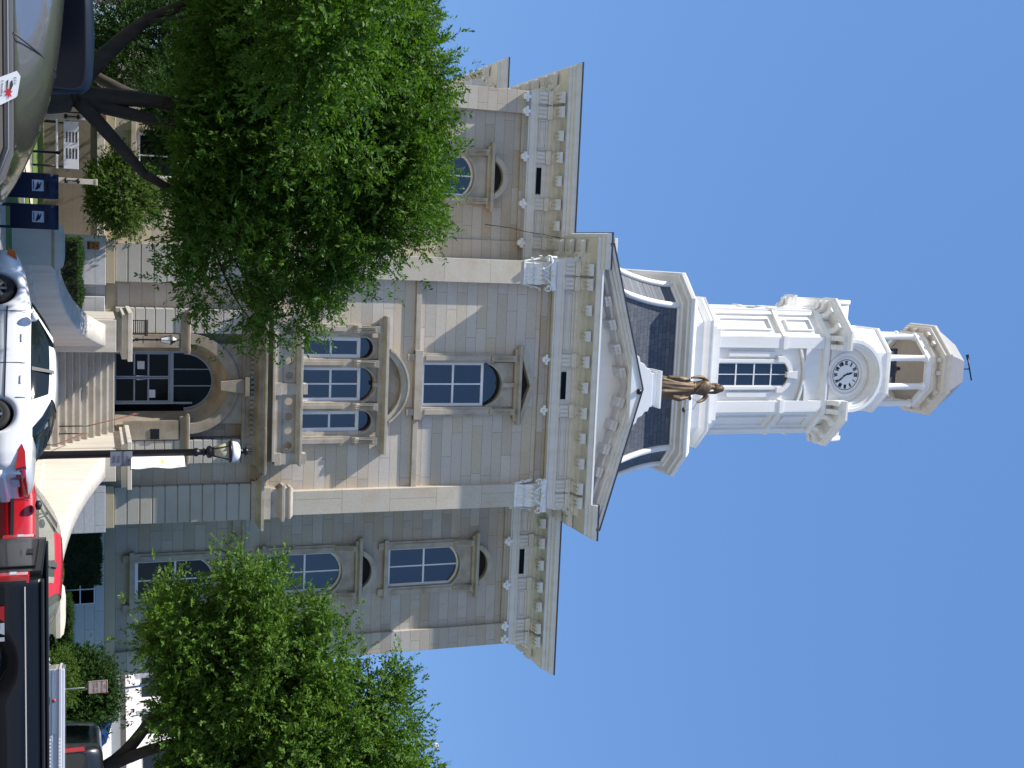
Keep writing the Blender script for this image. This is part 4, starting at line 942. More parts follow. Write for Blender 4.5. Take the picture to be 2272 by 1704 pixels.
# ---------------------------------------------------------------- entrance stair, cheek walls, pedestals
q = MB(); n_st = 11
for i in range(n_st):
    z1 = 2.96-i*.242; z0 = .1; y1 = -1.35-i*.37; hw = 1.9+max(0, i-4)*.22
    q.box(CX-hw-.0, CX+hw+.25, y1, -.6, z0 if i == n_st-1 else z1-.242, z1)
    q.box(CX-hw-.0, CX+hw+.25, y1-.035, y1+.02, z1-.05, z1+.003)
st = q.build('entrance_stair', mSTAIR, bevel=.008); tag(st, 'worn stone entrance stair climbing to the arched courthouse door', 'stair')
def post_wall(side, name, label):
    t = thing(name, label, 'wall', (0, 0, 0))
    xs = CX+side*2.55
    q = MB(); a, b = sorted((CX+side*1.72, CX+side*2.95)); q.box(a, b, -4.6, -.9, .1, 3.14); q.box(a+.04, b-.04, -5.0, -4.6, .1, 2.95)
    q.build('pedestal', mPARCH, t, bevel=.015)
    q = MB(); q.box(a-.16, b+.22, -4.85, -.95, 3.14, 3.34); q.box(a-.24, b+.30, -4.95, -1.0, 3.34, 3.50); q.build('coping', mPARCH, t, bevel=.02)
    # low wall curving down and out to the post by the pavement
    px, py = (-5.4, -15.0) if side < 0 else (4.55, -15.0)
    X0 = CX+side*2.35; n = 22; L = MB(); prev = None; rows = []
    for i in range(n+1):
        t_ = i/n; y = -4.9+(py+4.9)*t_
        x = X0+(px-X0)*(t_**1.0 if side < 0 else t_**.9)+side*.35*math.sin(math.pi*t_)*(-1)
        zt = 2.62-(2.62-1.18)*(1-(1-t_)**2.0); w0 = .42-.05*t_
        rows.append([(x-w0, y, .0), (x-w0, y, zt-.1), (x-w0+.05, y, zt), (x+w0-.05, y, zt), (x+w0, y, zt-.1), (x+w0, y, .0)])
    for i in range(n): L.strip(rows[i], rows[i+1], 0, True)
    for k in (0, -1): L.add(rows[k], [tuple(range(6))])
    L.build('curved_wall', mPARCH, t)
    Q = MB()       # plinth ledge at its foot
    for i in range(n):
        a_, b_ = rows[i], rows[i+1]
        for k, s_ in ((0, -1), (5, 1)):
            p, r = a_[k], b_[k]; Q.strip([(p[0]+s_*.10, p[1], 0), (p[0]+s_*.10, p[1], .55), (p[0], p[1], .6)], [(r[0]+s_*.10, r[1], 0), (r[0]+s_*.10, r[1], .55), (r[0], r[1], .6)])
    Q.build('plinth', mPARCH, t)
    P_ = MB(); P_.box(px-.5, px+.5, py-.5, py+.5, 0, 1.15); P_.box(px-.46, px+.46, py-.46, py+.46, 1.15, 1.2)
    P_.sweep([(px-.5, py-.5), (px+.5, py-.5), (px+.5, py+.5), (px-.5, py+.5)], [(0, 1.12), (.10, 1.2), (.10, 1.32), (.02, 1.40), (-.2, 1.44), (-.5, 1.45)], closed=True)
    P_.build('end_post', mPARCH, t, bevel=.01)
    return t
post_wall(-1, 'cheek_wall', 'curved concrete stair wall in tree shade, left of the steps')
post_wall(1, 'cheek_wall', 'sunlit cream concrete stair wall curving down right of the steps')
# door lanterns on the pedestals
def lantern(x, label):
    t = thing('door_lantern', label, 'lantern', (x, -3.6, 3.5), 0, 'lanterns on the stair pedestals')
    q = MB(); q.lathe([(.13, 0), (.13, .05), (.07, .08), (.05, .16), (.065, .2), (.045, .26), (.035, .3), (.032, .85), (.05, .88), (.05, .94), (.03, .97), (.03, 1.02), (.09, 1.06)], n=12)
    q.tube([(-.14, 0, .42), (.14, 0, .42)], .02, 6); q.build('post', mBLACK, t)
    q = MB(); q.lathe([(.10, 1.06), (.17, 1.38)], n=6, smooth=False); q.build('glass', plain('frosted_lantern_glass', (.62, .64, .66), .25, var=.05), t)
    q = MB(); q.lathe([(.20, 1.38), (.21, 1.41), (.15, 1.47), (.06, 1.60), (.03, 1.63), (.015, 1.78)], n=6, smooth=False)
    for j in range(6):
        a = 2*math.pi*(j+.5)/6; q.tube([(.102*math.cos(a), .102*math.sin(a), 1.05), (.175*math.cos(a), .175*math.sin(a), 1.4)], .011, 4)
    q.build('lantern_cap', mBLACK, t)
lantern(-1.98, 'black lantern on the left stair pedestal, beside a black rack')
lantern(2.62, 'black lantern on the right stair pedestal, behind the street lamp banner')
t = thing('wire_rack', 'black metal grille rack on the left stair pedestal behind the lantern', 'rack', (-2.35, -2.5, 3.5))
q = MB()
for i in range(7): q.box(-.26, .26, -.02, .02, .03+i*.075, .06+i*.075)
for s in (-1, 1): q.box(s*.26-.015, s*.26+.015, -.03, .03, 0, .62)
q.build('grille', mBLACK, t)
q = MB(); q.box(-.3, .3, -.25, .08, .58, .64, 0, Matrix.Rotation(.25, 4, 'X')); q.build('sloping_top', mBLACK, t)
# hand rails in the middle of the stair
t = thing('stair_handrail', 'thin rusty handrail with dark posts up the middle of the stair', 'handrail', (0, 0, 0))
q = MB(); xx = 1.15
q.tube([(xx, -1.1, 3.85), (xx+.0, -4.0, 2.05)], .022, 6); q.tube([(xx+.25, -4.2, 1.9), (xx+.3, -6.2, .95)], .022, 6); q.build('rail', mRUST, t)
q = MB()
for y, z0, z1 in ((-4.05, .9, 2.05), (-4.2, .8, 1.92)): q.tube([(xx+(.0 if z1 > 2 else .25), y, z0), (xx+(.0 if z1 > 2 else .25), y, z1)], .022, 6)
q.tube([(xx+.3, -6.2, .2), (xx+.3, -6.2, .96)], .02, 6); q.tube([(xx, -1.1, 2.9), (xx, -1.1, 3.86)], .02, 6)
q.build('post', mBLACK, t)

# ---------------------------------------------------------------- street lamp with banner and parking sign
LX, LY = -.79, -20.5
t = thing('street_lamp', 'tall black street lamp with white dome cap in front of the stair', 'street lamp', (LX, LY, .12))
t.scale = (1.0, 1.0, .985)
q = MB(); q.lathe([(.24, 0), (.24, .06), (.20, .1), (.19, .45), (.13, .62), (.105, .72), (.09, 1.1), (.082, 4.30), (.10, 4.32), (.10, 4.38), (.07, 4.41), (.07, 4.5), (.10, 4.53), (.06, 4.58)], n=16); q.build('pole', mBLACK, t)
q = MB(); q.lathe([(.05, 4.56), (.14, 4.62), (.15, 4.68), (.10, 4.74), (.13, 4.76)], n=16)
for j in range(4): a = 2*math.pi*(j+.5)/4; q.tube([(.125*math.cos(a), .125*math.sin(a), 4.75), (.235*math.cos(a), .235*math.sin(a), 5.12)], .012, 5)
q.lathe([(.235, 5.1), (.265, 5.12), (.265, 5.16), (.24, 5.18)], n=16)
q.lathe([(.09, 5.36), (.11, 5.38), (.07, 5.42), (.06, 5.47), (.10, 5.5), (.09, 5.55), (.03, 5.58), (.012, 5.70)], n=12); q.build('lantern_frame', mBLACK, t)
m_, t_, p_ = newmat('lamp_glass'); p_.inputs['Base Color'].default_value = (.55, .50, .32, 1); p_.inputs['Roughness'].default_value = .15; p_.inputs['Alpha'].default_value = .75
q = MB(); q.lathe([(.115, 4.76), (.225, 5.1)], n=16); q.build('glass', m_, t)
q = MB(); q.lathe([(.24, 5.17), (.245, 5.22), (.22, 5.32), (.15, 5.37), (.08, 5.385)], n=20); q.build('dome_cap', plain('white_dome', (.85, .85, .88), .3, var=.01), t)
for z_ in (4.08, 2.86): q = MB(); q.tube([(.05, 0, z_), (.26, -.62, z_)], .014, 6); q.build('banner_arm', mBLACK, t)
bn = MB(); W_ = 14
A = []; 
for j in range(13):
    z = 2.88+1.2*j/12; row = []
    for i in range(5):
        s_ = i/4; wv = .04*math.sin(j*.9)*s_; row.append((.06+s_*.17+wv*.6, -.04-s_*.6+wv, z+(.0 if i == 0 else -.02*s_)))
    A.append(row)
for j in range(12): bn.strip(A[j+1], A[j], 0, True)
bo = bn.build('banner', plain('white_banner_cloth', (.82, .82, .84), .8, var=.03), t, fix=False)
q = MB(); ringarc(q, arc(.0, 0, .11, 0, 360, 20), arc(.0, 0, .03, 0, 360, 20), -.002, .002)
q.build('banner_emblem', plain('yellow_emblem', (.75, .62, .12), .7), bo, loc=(.145, -.36, 3.5), rot=(0, 0, math.atan2(-.6, .17)))
t2 = thing('parking_sign', 'small grey parking sign fixed to the street lamp pole', 'sign', (LX+.10, LY-.12, 2.74))
q = MB(); q.box(-.17, .17, -.008, .008, -.24, .24); q.build('plate', plain('grey_sign_metal', (.22, .24, .27), .5, .3), t2, bevel=.006)
mInk = plain('sign_ink', (.06, .09, .11), .6)
for i, s_ in enumerate(('NO', 'PARKING', 'THIS', 'SIDE')): text('lettering', s_, .085, mInk, t2, (0, -.012, .13-i*.095), (math.pi/2, 0, 0), .001)
# ---------------------------------------------------------------- mail boxes
MB0 = None
def mailbox(x, label):
    t = thing('mailbox', label, 'mailbox', (x, -20.5, .15), 0, 'pair of dark blue street mailboxes')
    q = MB()
    poly = [(-.27, .3), (.27, .3), (.27, 1.0)]+[(.27*math.cos(a), 1.0+.27*math.sin(a)) for a in [R(15*i) for i in range(1, 12)]]+[(-.27, 1.0)]
    # rounded top seen from the side: the arch runs front to back
    vs0 = [(-.27, y, z) for y, z in poly]; vs1 = [(.27, y, z) for y, z in poly]; n = len(poly)
    q.add(vs0+vs1, [tuple(range(n)), tuple(range(2*n-1, n-1, -1))]); q.add(vs0+vs1, [(i, i+n, (i+1) % n+n, (i+1) % n) for i in range(n)], 0, True)
    q.build('box', mMAIL, t, bevel=.012)
    q = MB(); q.box(-.24, .24, -.29, -.262, .98, 1.1); q.tube([(-.1, -.30, 1.06), (.1, -.30, 1.06)], .012, 6); q.build('hatch', mMAIL, t)
    for sx in (-1, 1):
        for sy in (-1, 1): q = MB(); q.box(sx*.24-.03, sx*.24+.03, sy*.24-.03, sy*.24+.03, 0, .3); q.build('leg', mMAIL, t)
    q = MB(); q.prism([(-.12, .74), (.12, .74), (.12, .98), (-.12, .98)], -.276, -.271); e = q.build('emblem', plain('pale_sticker', (.42, .45, .52), .4, var=.02), t, bevel=.01)
    q = MB(); q.prism([(-.09, .86), (-.02, .84), (.1, .80), (.09, .84), (.05, .90), (-.05, .93), (-.08, .92), (-.02, .89)][::1], -.281, -.2765); q.box(-.09, .09, -.28, -.2765, .765, .782)
    q.build('bird_mark', mMAIL, e)
    return t
mMAIL = plain('navy_mailbox_paint', (.005, .009, .032), .45, spec=.3)
mailbox(-6.77, 'left navy blue mailbox with eagle sticker by the kerb')
mailbox(-6.10, 'right navy blue mailbox with eagle sticker, next to the shaded concrete post')
# ---------------------------------------------------------------- advertising bench under the tree
b0 = at(320, 120, -6.2)
t = thing('park_bench', 'white bench with slotted backrest on the shaded forecourt', 'bench', (b0.x, -6.2, .3), 0)
q = MB(); q.box(-.78, .78, -.02, .02, .95, 1.42)
q.build('backrest', plain('white_slatted_board', (.55, .56, .60), .5, var=.06), t, bevel=.01)
q = MB()
for s in (-1, 1):
    for i in range(4): q.box(s*.27-.17 if s < 0 else s*.27-.17, s*.27+.17, -.026, -.021, 1.03+i*.1, 1.075+i*.1)
q.build('slot', mDARK, t)
q = MB(); q.box(-.8, .8, -.45, -.05, .72, .78); q.build('seat', plain('pale_bench_seat', (.6, .6, .63), .5, var=.06), t, bevel=.01)
q = MB()
for s in (-1, 1):
    q.tube([(s*.72, -.42, 0), (s*.72, -.42, .72)], .025, 6); q.tube([(s*.72, 0, 0), (s*.72, .03, 1.4)], .025, 6); q.tube([(s*.72, -.42, .2), (s*.72, 0, .2)], .02, 6)
q.build('bench_frame', mBLACK, t)
for (u, lab) in ((256, 'left pale stone post with black ring handrail beside the white bench'), (399, 'right pale stone post with black ring handrail beside the mailboxes')):
    b = at(u, 115, -5.6); t = thing('stone_post', lab, 'post', (b.x, -5.6, .3), 0, 'posts of the basement entrance')
    q = MB(); q.box(-.09, .09, -.09, .09, 0, 1.95); q.box(-.11, .11, -.11, .11, 1.95, 2.02); q.build('shaft', mPARCH, t, bevel=.01)
    q = MB(); q.lathe([(.02, 0), (.09, .03), (.09, .08), (.02, .11)], (0, -.12, .95), 10); q.lathe([(.02, 0), (.09, .03), (.09, .08), (.02, .11)], (0, -.12, 1.35), 10)
    q.tube([(0, -.12, .95), (0, -.12, 1.45)], .02, 6); q.tube([(0, -.12, 1.4), (0, 1.0, 1.4)], .02, 6); q.build('rail_end', mBLACK, t)
b = at(250, 205, -5.9)
t = thing('notice_board', 'faded red notice board behind the tree trunk', 'sign', (b.x, -5.5, 2.1)); q = MB(); q.box(-.18, .18, -.02, .02, 0, .5); q.build('panel', plain('faded_red_board', (.28, .12, .09), .7, var=.2), t)
q = MB(); q.tube([(0, .03, -1.8), (0, .03, .4)], .025, 6); q.build('post', mBLACK, t)
# post between tan paving and bench
t = tag(MB().build('x', mBLACK) if False else thing('bollard', 'thin black post standing in front of the sunny paving', 'post', (*at(335, 70, -14)[:2], .18)), 'thin black post standing in front of the sunny paving', 'post')
q = MB(); q.tube([(0, 0, 0), (0, 0, 1.05)], .035, 8); q.lathe([(.05, 1.05), (.05, 1.1), (.02, 1.14)], n=8); q.build('shaft', mBLACK, t)

# ---------------------------------------------------------------- foliage
def leaves_mesh(name, mat, parent, P, D, per, tw, ll, lw, jitter=.5):
    """P spray origins, D spray directions; leaves set along each short twig"""
    n = len(P); t = np.linspace(.15, 1, per)[None, :, None]
    rnd = np.random.normal(size=(n, per, 3))
    S = np.cross(D, np.random.normal(size=(n, 3))); S /= np.linalg.norm(S, axis=1, keepdims=True)+1e-9
    alt = np.where(np.arange(per) % 2 == 0, 1.0, -1.0)[None, :, None]
    base = P[:, None, :]+D[:, None, :]*tw*t
    d = D[:, None, :]*.7+S[:, None, :]*alt*.8+rnd*jitter*.5; d[..., 2] -= .15; d /= np.linalg.norm(d, axis=2, keepdims=True)
    nb = np.random.normal(size=(n, 1, 3))*.55+D[:, None, :]*.7; nb[..., 2] += .8; nn = nb+np.random.normal(size=(n, per, 3))*.38; s = np.cross(d, nn); s /= np.linalg.norm(s, axis=2, keepdims=True)+1e-9
    sz = np.random.uniform(.7, 1.25, size=(n, per, 1)); L = ll*sz; W = lw*sz
    up_ = np.cross(s, d)*lw*.25
    v = np.stack([base, base+d*L*.45+s*W+up_, base+d*L, base+d*L*.45-s*W+up_], axis=2).reshape(-1, 3)
    nf = n*per; me = bpy.data.meshes.new(name); me.vertices.add(nf*4); me.vertices.foreach_set('co', v.astype(np.float32).ravel())
    me.loops.add(nf*4); me.loops.foreach_set('vertex_index', np.arange(nf*4, dtype=np.int32)); me.polygons.add(nf)
    me.polygons.foreach_set('loop_start', np.arange(0, nf*4, 4, dtype=np.int32)); me.polygons.foreach_set('loop_total', np.full(nf, 4, dtype=np.int32))
    me.update(calc_edges=True); me.materials.append(mat); o = bpy.data.objects.new(name, me); COL.objects.link(o); o.parent = parent; return o
def lobe_points(lobes, n, nclump, spread, shell=.45):
    """clumped points in a set of ellipsoids (cx,cy,cz,rx,ry,rz)"""
    L = np.array(lobes, float); vol = L[:, 3]*L[:, 4]*L[:, 5]; pr = vol/vol.sum(); k = np.random.choice(len(L), nclump, p=pr)
    d = np.random.normal(size=(nclump, 3)); d /= np.linalg.norm(d, axis=1, keepdims=True); r = np.random.uniform(0, 1, nclump)**shell
    C_ = L[k, :3]+d*r[:, None]*L[k, 3:6]*.92; size = np.random.uniform(.6, 1.35, nclump)
    j = np.random.choice(nclump, n, p=size/size.sum()); g_ = np.random.normal(size=(n, 3))*spread*size[j][:, None]; g_[:, 2] *= .75
    P = C_[j]+g_; ctr = L[k[j], :3]; o = P-ctr; o /= np.linalg.norm(o, axis=1, keepdims=True)+1e-6
    D = o+np.random.normal(size=(n, 3))*.55; D[:, 2] += .1; D /= np.linalg.norm(D, axis=1, keepdims=True)
    return P, D, C_
def limb(mb, p0, p1, r0, r1, bend=.3, n=7):
    p0, p1 = Vector(p0), Vector(p1); s_ = Vector((random.uniform(-1, 1), random.uniform(-1, 1), random.uniform(0, 1)))*bend*(p1-p0).length*.35
    mb.tube([p0+(p1-p0)*(i/n)+s_*math.sin(math.pi*i/n) for i in range(n+1)], [r0+(r1-r0)*i/n for i in range(n+1)], 8)
def away(x, y, z, Y2, yo):
    k = (Y2+48)/(yo+48); return (-5.78+(x+5.78)*k, Y2+(y-yo)*k, max(.1, 2.05+(z-2.05)*k))
def shift(limbs, lobes, Y2, yo):
    k = (Y2+48)/(yo+48)
    return [(away(*a, Y2, yo), away(*b, Y2, yo), c*k, d*k) for a, b, c, d in limbs], [(*away(l[0], l[1], l[2], Y2, yo), l[3]*k, l[4]*k, l[5]*k) for l in lobes]
def tree(name, label, base, limbs, lobes, nspray, nclump, spread, leafm, ll, lw, per=9, tw=.32, twigs=90, group=None, shell=.45):
    t = thing(name, label, 'tree', base, 0, group); B = Vector(base)
    P, D, C_ = lobe_points(lobes, nspray, nclump, spread, shell); P = P-np.array(base)
    leaves_mesh('crown', leafm, t, P, D, per, tw, ll, lw)
    mb = MB()
    for p0, p1, r0, r1 in limbs: limb(mb, Vector(p0)-B, Vector(p1)-B, r0, r1)
    ends = [Vector(l[1])-B for l in limbs]
    for i in range(min(twigs, len(C_))):
        c = Vector(C_[i])-B; e = min(ends, key=lambda q_: (q_-c).length); limb(mb, e, c, .045, .012, .5, 5)
    mb.build('trunk', mBARK, t)
    return t
_l, _c = shift([((-8.75, -21, .1), (-8.7, -21, 1.75), .36, .27), ((-8.75, -21, 1.65), (-10.4, -21.2, 3.2), .2, .13), ((-8.7, -21, 1.65), (-8.6, -21.0, 4.6), .22, .12), ((-8.65, -21, 1.7), (-8.25, -20.8, 4.2), .17, .1), ((-8.65, -21, 1.8), (-7.15, -20.8, 3.2), .17, .11),
      ((-10.4, -21.2, 3.2), (-11.6, -21.4, 6.0), .13, .06), ((-8.6, -21, 4.6), (-8.9, -21, 8.2), .12, .05), ((-8.25, -20.8, 4.2), (-6.6, -20.6, 7.6), .1, .05), ((-7.15, -20.8, 3.2), (-6.0, -20.6, 4.6), .11, .05)],
     [(-9.3, -21, 7.2, 3.5, 3.2, 3.1), (-6.9, -20.9, 8.1, 2.0, 2.2, 2.1), (-5.6, -20.8, 6.7, 1.9, 1.8, 1.7), (-4.15, -20.6, 5.75, 1.1, 1.3, .9), (-7.0, -20.9, 4.9, 2.1, 1.7, 1.1), (-6.1, -20.9, 5.1, 1.6, 1.6, 1.3), (-4.75, -20.6, 4.5, 1.15, 1.1, .75), (-10.6, -21.3, 5.3, 2.2, 2.0, 1.5), (-7.6, -21, 9.3, 1.4, 1.4, .95), (-10.2, -21, 9.2, 1.6, 1.6, .9), (-8.6, -21.3, 4.7, 1.5, 1.4, .9)], -17.5, -21)
tree('ash_tree', 'leafy green street tree with forked dark trunk left of the stair', (_l[0][0][0], -17.5, .15), _l, _c, 27000, 420, .36, mLEAF, .13, .026, per=11, tw=.38, twigs=150)
tree('pear_tree', 'leafy green street tree with leaning trunk in front of the right wing', (9.3, -16, .2),
     [((9.3, -16, 0), (9.1, -16, 1.9), .36, .3), ((9.1, -16, 1.8), (7.6, -16, 3.6), .22, .15), ((9.1, -16, 1.85), (8.1, -16.3, 4.6), .2, .13), ((9.15, -16, 1.9), (9.4, -15.8, 5.0), .22, .13), ((7.6, -16, 3.6), (6.2, -16, 5.0), .14, .06), ((8.1, -16.3, 4.6), (6.6, -16.2, 8.0), .13, .05), ((9.4, -15.8, 5), (9.2, -16, 9.4), .13, .05)],
     [(9.0, -16, 7.2, 2.5, 2.8, 3.2), (6.6, -16.1, 6.3, 2.0, 2.1, 2.4), (4.6, -16.1, 7.0, 1.35, 1.5, 1.45), (5.0, -16.1, 4.4, 1.55, 1.4, .85), (3.95, -16.1, 6.1, .8, 1.0, .8), (8.0, -16, 9.9, 1.6, 1.5, 1.2), (10.3, -16, 10.4, 1.8, 1.7, 1.5), (10.6, -16, 5.6, 2.2, 2.2, 2.2), (6.2, -16.2, 8.6, 1.3, 1.3, 1.0), (7.0, -16, 4.6, 1.2, 1.3, 1.0)],
     25000, 360, .36, mLEAF2, .125, .031, per=10, tw=.36, twigs=150)
def bush(name, label, cat, c, r, n, mat, ll=.07, lw=.022, group=None, trunk=True, cl=60, shell=.2):
    t = thing(name, label, cat, (c[0], c[1], max(.2, c[2]-r[2])), 0, group)
    P, D, C_ = lobe_points([(*c, *r)], n, cl, min(r)*.22, shell); P = P-np.array(t.location)
    keep = P[:, 2] > -.02; leaves_mesh('foliage', mat, t, P[keep], D[keep], 7, .16, ll, lw)
    mb = MB(); B = t.location
    for i in range(10): limb(mb, Vector((0, 0, 0))+Vector((random.uniform(-.1, .1), 0, 0)), Vector(C_[i])-B, .03, .01)
    # dark inner mass of twigs
    mb.build('stem', mBARK, t); return t
def hedge(name, label, x0, x1, y0, y1, z0, z1, n, mat, group=None, round_=.25):
    t = thing(name, label, 'hedge', ((x0+x1)/2, (y0+y1)/2, z0), 0, group)
    P = np.random.uniform(0, 1, (n, 3)); k = np.random.randint(0, 3, n)
    P[k == 0, 2] = np.random.uniform(.93, 1, (k == 0).sum()); m1 = k == 1; P[m1, 1] = np.random.uniform(0, .1, m1.sum()); m2 = k == 2; P[m2, 0] = np.where(np.random.rand(m2.sum()) < .5, .02, .98)
    P = P*np.array([x1-x0, y1-y0, z1-z0])-np.array([(x1-x0)/2, (y1-y0)/2, 0]); P[:, 2] += .05*np.sin(P[:, 0]*5)
    D = np.random.normal(size=(n, 3)); D[:, 2] = abs(D[:, 2])+.5; D[:, 1] -= .6; D /= np.linalg.norm(D, axis=1, keepdims=True)
    leaves_mesh('foliage', mat, t, P, D, 6, .12, .06, .02)
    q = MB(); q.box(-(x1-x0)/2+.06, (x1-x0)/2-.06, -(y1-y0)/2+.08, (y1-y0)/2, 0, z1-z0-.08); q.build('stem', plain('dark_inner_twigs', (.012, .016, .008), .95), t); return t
c = at(430, 275, -1.6); bush('shrub', 'yellow-green shrub in front of the left wing basement', 'shrub', (c.x, -1.6, c.z), (1.5, 1.2, 1.35), 5200, mBUSH, .085, .024, cl=90)
c = at(100, 290, -7); tree('yew_tree', 'dark bushy evergreen behind the forked tree trunk', (c.x-.5, -7, .3), [((c.x-.5, -7, .3), (c.x-.4, -7, 3), .2, .1)],
     [(c.x, -7, c.z, 2.2, 1.8, 1.9), (c.x-1.6, -7, c.z+1.2, 1.8, 1.6, 1.8), (c.x+.6, -7, c.z-1.2, 1.6, 1.5, 1.0)], 5000, 260, .3, mHEDGE, .09, .024, twigs=30)
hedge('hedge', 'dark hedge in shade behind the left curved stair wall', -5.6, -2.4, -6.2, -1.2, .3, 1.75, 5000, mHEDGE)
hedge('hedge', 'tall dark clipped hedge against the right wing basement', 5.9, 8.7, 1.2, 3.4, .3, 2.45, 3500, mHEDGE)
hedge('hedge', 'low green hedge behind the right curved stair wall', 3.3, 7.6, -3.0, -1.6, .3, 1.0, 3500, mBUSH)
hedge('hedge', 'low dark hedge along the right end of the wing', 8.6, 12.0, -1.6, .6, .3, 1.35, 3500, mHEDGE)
c = at(1540, 195, -3); bush('round_bush', 'large rounded green bush behind the red-lettered parking sign', 'bush', (c.x, -3, 1.6), (1.45, 1.3, 1.35), 9500, mHEDGE, .085, .03, shell=.12, cl=160)
c = at(1500, 160, -5); bush('low_bush', 'small clipped bush in front of the large round bush', 'bush', (c.x, -5.2, .95), (.8, .7, .7), 3800, mBUSH, .06, .02, shell=.12)
def flowers(name, label, x0, x1, y, n, col, group=None):
    t = thing(name, label, 'flower bed', ((x0+x1)/2, y, .25)); w_ = (x1-x0)/2
    P = np.column_stack([np.random.uniform(-w_, w_, n), np.random.uniform(-.3, .3, n), np.random.uniform(.02, .35, n)]); D = np.random.normal(size=(n, 3)); D[:, 2] = 1; D /= np.linalg.norm(D, axis=1, keepdims=True)
    leaves_mesh('foliage', mBUSH, t, P, D, 4, .1, .07, .02); P2 = P[: n//2].copy(); P2[:, 2] += .14
    stuff(leaves_mesh('blossom', plain(name+'_petals', col, .6, var=.2, scale=20), t, P2, D[: n//2], 5, .04, .04, .022))
xa, xb = at(1398, 140, -7).x, at(1447, 140, -7).x
flowers('purple_flowers', 'purple flowers in front of the dark hedge by the right post', xa, xb, -7, 500, (.10, .05, .30)); flowers('white_flowers', 'white flowers beside the purple ones near the round bush', xb, xb+.7, -7, 260, (.75, .75, .78))
# ---------------------------------------------------------------- parking sign with red lettering, flag pole ball, light pole
c = at(1524, 217, -12)
t = thing('restriction_sign', 'white sign with small red lettering on a thin post before the round bush', 'sign', (c.x, -12, .2))
q = MB(); q.box(-.2, .2, -.01, .01, c.z-.2-.28, c.z-.2+.28); q.build('plate', plain('white_sign_face', (.50, .49, .50), .5), t, bevel=.006)
q = MB()
for a in (-1, 1): q.box(a*.19-.006, a*.19+.006, -.014, -.0102, c.z-.2-.27, c.z-.2+.27); q.box(-.184, .184, -.014, -.0102, c.z-.2+a*.26-.006, c.z-.2+a*.26+.006)
q.build('red_border', plain('red_sign_ink', (.35, .05, .07), .5), t)
for i, (s_, z_) in enumerate((('NO', .2), ('PARKING', .11), ('HERE TO', -.03), ('CORNER', -.12))): text('lettering', s_, .085, plain('red_ink', (.4, .06, .08), .5), t, (0, -.012, c.z-.2+z_), (math.pi/2, 0, 0), .001)
q = MB(); q.tube([(0, .03, 0), (0, .03, c.z)], .025, 6); q.build('post', mALU, t)
c = at(1650, 967, -4)
t = thing('flagpole', 'slim flagpole with a white ball finial above the right tree', 'flagpole', (c.x+.1, -4, .2))
q = MB(); q.tube([(0, 0, 0), (0, 0, c.z-.3)], [.09, .04], 8); q.build('pole', mALU, t); q = MB(); q.lathe([(.001, -.13), (.09, -.09), (.13, 0), (.09, .09), (.001, .13)], (0, 0, c.z-.2), 16); q.build('ball', plain('white_ball', (.8, .78, .8), .3), t)
c = at(1530, 250, 20)
t = thing('light_pole', 'pale metal light pole in front of the white shop building', 'pole', (c.x+.2, 20, 0)); q = MB(); q.tube([(0, 0, 0), (-.5, 0, 9)], [.09, .06], 8); q.build('shaft', plain('galvanised_steel', (.45, .48, .52), .4, .5), t)
q = MB(); q.box(-.45, .0, -.3, .3, 8.9, 9.05); q.build('arm', mALU, t)

# ---------------------------------------------------------------- background buildings
wb = at(1478, 230, 45)
t = thing('white_shop', 'bright white commercial building with upper columns beyond the right wing', 'building', (30, 45, 0), R(-32))
q = MB(); q.box(-14, 26, 0, 14, 0, 4.9); q.box(-14, 26, .5, 14, 4.9, 13.5); q.build('wall', mTOWER, t)
q = MB(); q.box(-14, 26, -.25, 0, 4.35, 4.75); q.build('shadow_band', plain('grey_painted_shadow', (.22, .23, .22), .7), t)  # grey strip painted as the shadow below the cornice
q = MB(); q.box(-14, 26, -.6, .5, 4.76, 5.0); q.box(-14, 26, -.45, .5, 5.0, 5.5); q.box(-14, 26, -.2, .5, 13.1, 13.6); q.build('cornice', plain('white_cornice', (.78, .72, .70), .6), t)
for i in range(13):
    q = MB(); x = -13+i*2.9; q.box(x-.42, x+.42, .05, .5, 5.5, 13.1); q.build('pier', plain('pale_pier', (.76, .72, .69), .6), t)
    q = MB(); q.box(x+.7, x+2.2, .44, .6, 6.0, 9.2); q.box(x+.7, x+2.2, .44, .6, 10.0, 12.6); q.build('window', mGLASS, t)
q = MB()
sx = at(1562, 255, 45).x-30
for i, pat in enumerate(('I', 'H', 'U', 'I', 'F', 'F', 'H', 'H', 'C')):
    x = sx+i*.15*1.0
    q.box(x-.05, x-.02, -.03, 0, 3.85, 4.2)
    if pat in 'HU': q.box(x+.03, x+.06, -.03, 0, 3.85, 4.2)
    if pat in 'HF': q.box(x-.02, x+.03, -.03, 0, 4.0, 4.04)
    if pat in 'FC': q.box(x-.02, x+.05, -.03, 0, 4.16, 4.2)
    if pat in 'UC': q.box(x-.02, x+.03, -.03, 0, 3.85, 3.89)
q.build('sign_letters', mPLAST, t)
c = at(1632, 222, -2)
t = thing('blue_awning', 'sloping blue fabric awning behind the dark van', 'awning', (c.x, 6, 0))
c2 = at(1612, 232, 6); c3 = at(1650, 212, 6)
q = MB(); q.add([(c2.x-c.x-.2, -.6, c2.z-.7), (c3.x-c.x+.6, -.6, c2.z-.9), (c3.x-c.x+.4, .9, c2.z+.1), (c2.x-c.x, .9, c2.z+.4)], [(0, 1, 2, 3)]); q.add([(c2.x-c.x-.2, -.6, c2.z-.9), (c3.x-c.x+.6, -.6, c2.z-1.1), (c3.x-c.x+.6, -.6, c2.z-.9), (c2.x-c.x-.2, -.6, c2.z-.7)], [(0, 1, 2, 3)])
q.build('canopy', plain('blue_awning_cloth', (.10, .17, .42), .8, var=.15), t, fix=False)
